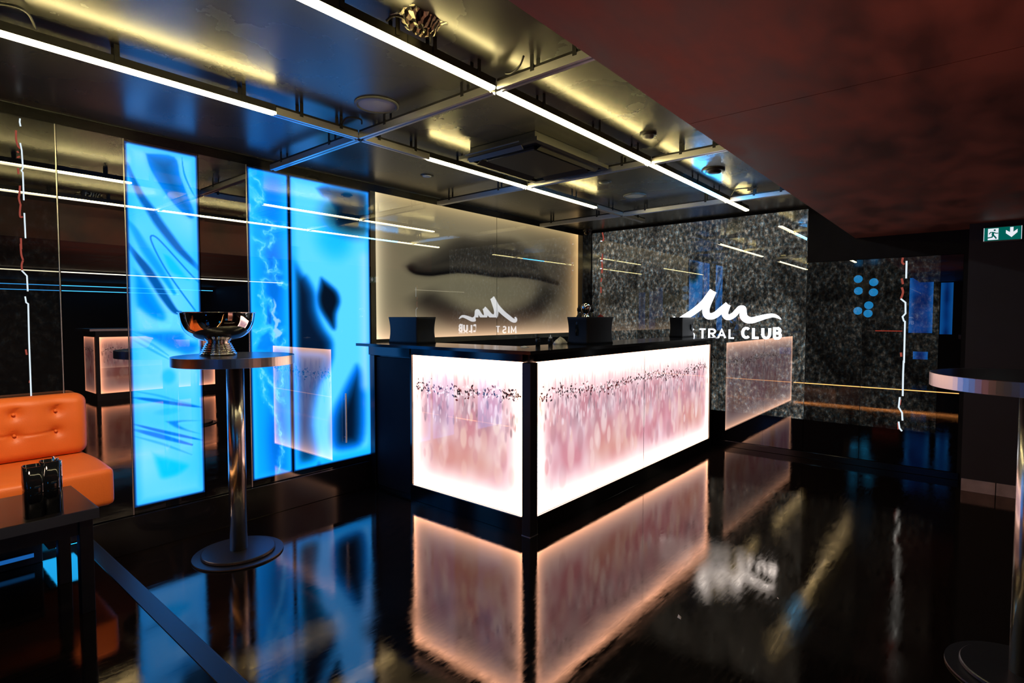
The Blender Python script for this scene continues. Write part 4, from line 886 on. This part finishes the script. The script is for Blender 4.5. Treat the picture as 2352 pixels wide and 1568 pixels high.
ax0, ax1, ay0, ay1 = 2.53, 3.335, 1.93, 2.56
MB().bbox(ax0 + 0.05, ax1 - 0.05, ay0 + 0.05, ay1 - 0.05, 2.417, ZC, 0.004).build('body', M['ac'], ac)
m = MB(); fo = [(ax0, ay0), (ax1, ay0), (ax1, ay1), (ax0, ay1)]; fi = [(ax0 + 0.035, ay0 + 0.035), (ax1 - 0.035, ay0 + 0.035), (ax1 - 0.035, ay1 - 0.035), (ax0 + 0.035, ay1 - 0.035)]
v = [(*p, z) for z in (2.417, 2.395) for p in fo + fi]; f = []
for k in range(4):
    q = (k + 1) % 4
    f += [(k, q, 4 + q, 4 + k), (8 + k, 8 + q, 12 + q, 12 + k), (k, q, 8 + q, 8 + k), (4 + k, 4 + q, 12 + q, 12 + k)]
m.add(v, f).build('outer_frame', M['ac'], ac)
m = MB().bbox(ax0 + 0.13, ax1 - 0.13, ay0 + 0.12, ay1 - 0.12, 2.391, 2.417, 0.004); m.build('centre_grille', M['ac'], ac)
def blade(p, q, dz):
    (x0_, y0_), (x1_, y1_) = p, q; ex, ey = (0, 0.045) if abs(x1_ - x0_) > abs(y1_ - y0_) else (0.045, 0)
    v = [(x0_, y0_, 2.413 - dz), (x1_, y1_, 2.413 - dz), (x1_ + ex, y1_ + ey, 2.413 + dz - 0.03), (x0_ + ex, y0_ + ey, 2.413 + dz - 0.03)]
    v += [(a_, b_, c_ - 0.004) for a_, b_, c_ in v]
    MB().add(v, [(0, 1, 2, 3), (7, 6, 5, 4), (0, 4, 5, 1), (1, 5, 6, 2), (2, 6, 7, 3), (3, 7, 4, 0)]).build('louvre', M['acblade'], ac)
blade((ax0 + 0.12, ay0 + 0.045), (ax1 - 0.03, ay0 + 0.045), 0.004)
blade((ax0 + 0.12, ay1 - 0.09), (ax1 - 0.12, ay1 - 0.09), 0.004)
blade((ax0 - 0.005, ay0 + 0.13), (ax0 - 0.005, ay1 - 0.06), -0.004)
blade((ax1 - 0.09, ay0 + 0.13), (ax1 - 0.09, ay1 - 0.13), 0.004)
# crumpled foil at the ceiling
def foil_mat():
    m, nt, out = newmat('scorched crumpled foil'); p = N(nt, 'ShaderNodeBsdfPrincipled'); p.inputs['Roughness'].default_value = 0.45; p.inputs['Metallic'].default_value = 0.3
    tc = N(nt, 'ShaderNodeTexCoord'); wv = N(nt, 'ShaderNodeTexWave'); wv.inputs['Scale'].default_value = 14; wv.inputs['Distortion'].default_value = 9; wv.inputs['Detail'].default_value = 3
    r = N(nt, 'ShaderNodeValToRGB'); e = r.color_ramp.elements; e[0].position = 0.42; e[0].color = (0.006, 0.004, 0.003, 1); e[1].position = 0.66; e[1].color = (0.85, 0.80, 0.58, 1); q = e.new(0.52); q.color = (0.10, 0.030, 0.016, 1)
    nt.links.new(tc.outputs['Object'], wv.inputs['Vector']); nt.links.new(wv.outputs['Fac'], r.inputs[0]); nt.links.new(r.outputs[0], p.inputs['Base Color']); nt.links.new(p.outputs[0], out.inputs[0]); return m
r_ = np.random.default_rng(5); n = 15; v = []; f = []
for i in range(n):
    for j in range(n):
        u, w_ = i / (n - 1) * 2 - 1, j / (n - 1) * 2 - 1; e = max(0, 1 - (u * u + w_ * w_) ** 0.5)
        v.append((1.365 + u * 0.085 + r_.normal() * 0.004, 1.578 + w_ * 0.058 + r_.normal() * 0.004, ZC - 0.001 - 0.048 * (e > 0) * min(1, e * 3) * (0.45 + 0.55 * r_.random())))
for i in range(n - 1):
    for j in range(n - 1): f.append((i * n + j, i * n + j + 1, (i + 1) * n + j + 1, (i + 1) * n + j))
o = MB().add(v, f).build('crumpled_foil', foil_mat()); tag(o, 'crumpled scorched foil patch stuck to the ceiling at the top of the picture', 'foil')
def cable(label, pts):
    o = MB().tube(catmull(pts, 6), 0.0045, 6).build('cable', M['wire'], smooth=True); tag(o, label, 'cable')
cable('loose black cable looping above the strip over the bench', [(0.346, 2.650, 2.431), (0.346, 2.594, 2.451), (0.392, 2.554, 2.451), (0.432, 2.588, 2.451), (0.461, 2.650, 2.431)])
cable('black cable loop on the back of the strip near the foil', [(1.245, 1.623, 2.431), (1.268, 1.597, 2.451), (1.343, 1.582, 2.451), (1.424, 1.597, 2.451), (1.453, 1.623, 2.431)])
cable('black cable hanging from the ceiling at the nearest crossing', [(1.833, 1.568, 2.431), (1.828, 1.528, 2.421), (1.816, 1.476, 2.431), (1.799, 1.441, 2.454)])
cable('tangle of black cable above the farthest crossing', [(4.866, 1.614, 2.431), (4.796, 1.568, 2.451), (4.727, 1.522, 2.447), (4.773, 1.441, 2.451), (4.854, 1.476, 2.451), (4.820, 1.384, 2.453)])
cable('black cable loop behind the crossing near the round speaker', [(1.730, 2.647, 2.431), (1.730, 2.594, 2.451), (1.787, 2.560, 2.451), (1.828, 2.606, 2.447)])
t = thing('security_camera', 'small black dome camera high in the corner by the black post', 'camera', (5.78, 3.63, ZC))
MB().lathe([(0.055, ZC), (0.055, ZC - 0.03), (0.05, ZC - 0.034)], (5.78, 3.63), 32).build('base', M['black'], t, smooth=True)
MB().lathe([(0.047, ZC - 0.032), (0.044, ZC - 0.058), (0.030, ZC - 0.080), (0, ZC - 0.088)], (5.78, 3.63), 32).build('dome', M['dome'], t, smooth=True)

# ------------------------------------------------------------------ exit sign
XE = XR - 0.045
ex = thing('exit_sign', 'green emergency exit sign with a running figure and a down arrow', 'exit sign', (XE, -0.16, 2.02))
ya, yb2, za, zb2 = -0.050, -0.272, 1.966, 2.076
MB().bbox(XE, XR - 0.001, yb2, ya, za, zb2, 0.004).build('housing', M['ring'], ex)
MB().box(XE - 0.002, XE - 0.0002, yb2 + 0.006, ya - 0.006, za + 0.006, zb2 - 0.006).build('green_face', M['exitgreen'], ex)
def E(u, v_): return (ya - 0.006 + u * (yb2 - ya + 0.012), zb2 - 0.006 - v_ * (zb2 - za - 0.012))
def quad(pts, nm, mat, d): MB().prism([E(*p) for p in pts], 'x', XE - 0.002 - d, XE - 0.0021).build(nm, mat, ex)
quad([(0.10, 0.06), (0.39, 0.06), (0.39, 0.94), (0.10, 0.94)], 'white_door', M['exitwhite'], 0.0008)
m = MB(); hc = E(0.285, 0.20); m.prism([(hc[0] + 0.0065 * math.cos(2 * PI * k / 20), hc[1] + 0.0065 * math.sin(2 * PI * k / 20)) for k in range(20)], 'x', XE - 0.0036, XE - 0.0029)
for l, th in ([[(0.25, 0.34), (0.235, 0.50), (0.245, 0.60)], 0.014], [[(0.245, 0.58), (0.30, 0.72), (0.335, 0.86)], 0.0095], [[(0.24, 0.58), (0.215, 0.73), (0.09, 0.77)], 0.0085], [[(0.25, 0.35), (0.17, 0.35), (0.135, 0.48)], 0.0065], [[(0.255, 0.35), (0.32, 0.45), (0.385, 0.45)], 0.0065]):
    m.ribbon([E(*p) for p in l], 'x', XE - 0.0029, 0.0007, th)
m.build('running_figure', M['exitgreen'], ex)
quad([(0.70, 0.05), (0.79, 0.05), (0.79, 0.42), (0.90, 0.22), (0.90, 0.47), (0.745, 0.82), (0.59, 0.50), (0.59, 0.25), (0.70, 0.43)], 'arrow', M['exitwhite'], 0.0008)
MB().box(XE - 0.003, XE + 0.0, yb2 + 0.0025, yb2 + 0.0055, za + 0.005, zb2 - 0.005).build('lit_edge', M['exitwhite'], ex)
MB().box(XE - 0.003, XE, ya - 0.0055, ya - 0.0025, za + 0.005, zb2 - 0.005).build('lit_edge', M['exitwhite'], ex)
# paper scraps on the floor
def scrap(label, x, y, s):
    v = [(x, y, 0.0005), (x + s, y + s * 0.3, 0.001), (x + s * 1.1, y + s * 1.0, s * 0.35), (x + s * 0.3, y + s * 0.9, 0.001), (x + s * 0.5, y + s * 0.4, s * 0.25)]
    o = MB().add(v, [(0, 1, 4), (1, 2, 4), (2, 3, 4), (3, 0, 4)]).build('paper_scrap', M['white']); tag(o, label, 'paper scrap')
scrap('small white paper scrap on the floor in front of the bar', 2.385, 0.985, 0.022)
scrap('tiny pale paper speck on the floor, further right', 2.87, 0.69, 0.010)

# ------------------------------------------------------------------ the part of the room behind the camera (seen in mirrors and glass)
b2 = thing('bar_counter', 'second lit bar counter seen in the left mirrors', 'bar counter', (2.52, -3.55, 0))
MB().box(2.55, 4.6, -4.30, -3.55, 0.0, 1.158).build('carcass', M['black'], b2)
MB().bbox(2.46, 4.65, -4.36, -3.49, 1.16, 1.20, 0.003).build('worktop', M['rim'], b2)
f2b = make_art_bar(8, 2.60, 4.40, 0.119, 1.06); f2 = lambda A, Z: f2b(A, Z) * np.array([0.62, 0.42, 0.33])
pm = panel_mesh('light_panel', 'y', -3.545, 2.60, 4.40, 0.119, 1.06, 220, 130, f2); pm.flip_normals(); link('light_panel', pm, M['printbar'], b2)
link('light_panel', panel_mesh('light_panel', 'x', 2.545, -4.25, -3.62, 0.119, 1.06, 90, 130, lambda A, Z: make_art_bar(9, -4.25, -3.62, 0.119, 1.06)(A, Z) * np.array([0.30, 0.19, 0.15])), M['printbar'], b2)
def far_line(label, x0, x1, y, z, mat):
    t = thing('led_tube', label, 'light strip', (x0, y, z), 'led lines at the back of the room')
    MB().box(x0, x1, y - 0.015, y + 0.015, z + 0.012, ZS).build('housing', M['black'], t); MB().box(x0, x1, y - 0.015, y + 0.015, z, z + 0.0115).build('diffuser', mat, t)
far_line('led line hanging from the soffit, highest of the thin lines seen in the left mirror', 1.2, 5.6, -3.2, 2.08, M['tube'])
far_line('upper blue led line seen low in the left mirror', 1.6, 5.6, -6.6, 2.03, M['tubedim'])
far_line('lower blue led line seen low in the left mirror', 1.6, 5.0, -7.0, 1.94, M['tubedim'])
def near_panel(label, y0, y1, z0, z1, seed):
    t = thing('light_panel', label, 'light panel', (XN, (y0 + y1) / 2, z0))
    MB().box(XN, XN + 0.03, y0, y1, z0, z1).build('housing', M['gloss'], t)
    def art(A, Z):
        C = np.tile(np.array([10., 140, 225]), (A.size, 1)); C = over(C, (0, 70, 140), 0.7 + wob(A, Z, 7, 0.3, seed)); d = np.minimum(A - y0, y1 - A); C = over(C, (40, 180, 250), 1 - sm(0, 0.12, d))
        return lin(C) * np.array([1, 1, 1.8])
    pm = panel_mesh('printed_face', 'x', XN + 0.031, y0, y1, z0, z1, 40, 80, art); pm.flip_normals(); link('printed_face', pm, M['printblue'], t)
near_panel('blue light panel reflected beside the white crack in the far glass', 0.62, 1.02, 1.07, 2.22, 1)
near_panel('narrow blue light panel reflected at the right end of the far glass', 0.30, 0.50, 1.05, 2.10, 4)
near_panel('small low blue light panel reflected in the far glass', 0.68, 0.93, 0.52, 0.68, 2)
t = thing('disc_lamp', 'black wall board with glowing blue discs reflected in the far glass', 'wall lamp', (XN, 1.75, 1.8))
MB().box(XN + 0.001, XN + 0.02, 1.45, 2.15, 1.35, 2.35).build('board', M['gloss'], t)
for yy, zz in ((1.66, 2.16), (1.66, 1.94), (1.74, 1.66), (1.75, 1.48), (1.95, 2.24), (1.94, 1.98), (1.94, 1.54)):
    m = MB().prism([(yy + 0.085 * math.cos(2 * PI * k / 28), zz + 0.085 * math.sin(2 * PI * k / 28)) for k in range(28)], 'x', XN + 0.0205, XN + 0.026); m.build('disc', M['bluedisc'], t)
t = thing('shelf_light', 'thin red led shelf line reflected low in the far glass', 'shelf light', (XN, 1.2, 1.1))
MB().box(XN, XN + 0.08, 1.10, 1.75, 1.09, 1.12).build('shelf', M['gloss'], t); MB().box(XN + 0.0805, XN + 0.084, 1.12, 1.60, 1.095, 1.115).build('diffuser', M['redline'], t)

# ------------------------------------------------------------------ unseen spots added for fill light
def spot(name, loc, target, energy, col, size, blend=0.6, r=0.06):
    l = bpy.data.lights.new(name, 'SPOT'); l.energy = energy; l.color = col; l.spot_size = math.radians(size); l.spot_blend = blend; l.shadow_soft_size = r
    o = bpy.data.objects.new(name, l); COL.objects.link(o); o.location = loc
    o.rotation_euler = (Vector(target) - Vector(loc)).to_track_quat('-Z', 'Y').to_euler(); return o
spot('added_bench_fill', (0.15, 1.95, 2.38), (0.35, 3.55, 0.75), 165, (1.0, 0.74, 0.52), 50, 0.8, 0.12)  # added warm fill out of frame, brightens the orange bench

spot('added_blue_fill', (-0.3, -2.6, 1.9), (0.3, 2.7, 0.55), 22, (0.0, 0.36, 1.0), 60, 1.0, 0.3)  # added blue fill behind the camera, tints the table edges
spot('added_orange_fill', (0.95, -0.15, 0.35), (1.75, 0.62, 2.12), 46, (1.0, 0.40, 0.27), 60, 1.0, 0.25)  # added orange fill out of frame, reddens the soffit near its edge

# ------------------------------------------------------------------ camera
F, YAW, PITCH, ROLL = 1262.663, 0.69614, -0.04270, 0.00019
fw = Vector((math.cos(YAW) * math.cos(PITCH), math.sin(YAW) * math.cos(PITCH), math.sin(PITCH)))
r0 = Vector((math.sin(YAW), -math.cos(YAW), 0)); u0 = r0.cross(fw)
rr_ = r0 * math.cos(ROLL) + u0 * math.sin(ROLL); uu_ = -r0 * math.sin(ROLL) + u0 * math.cos(ROLL)
cam = bpy.data.cameras.new('Camera'); cam.sensor_fit = 'HORIZONTAL'; cam.sensor_width = 36.0; cam.lens = 36.0 * F / 2352.0; cam.clip_start = 0.02
co = bpy.data.objects.new('Camera', cam); COL.objects.link(co)
co.matrix_world = Matrix(((rr_.x, uu_.x, -fw.x, 0), (rr_.y, uu_.y, -fw.y, 0), (rr_.z, uu_.z, -fw.z, 1.38), (0, 0, 0, 1)))
SC.camera = co
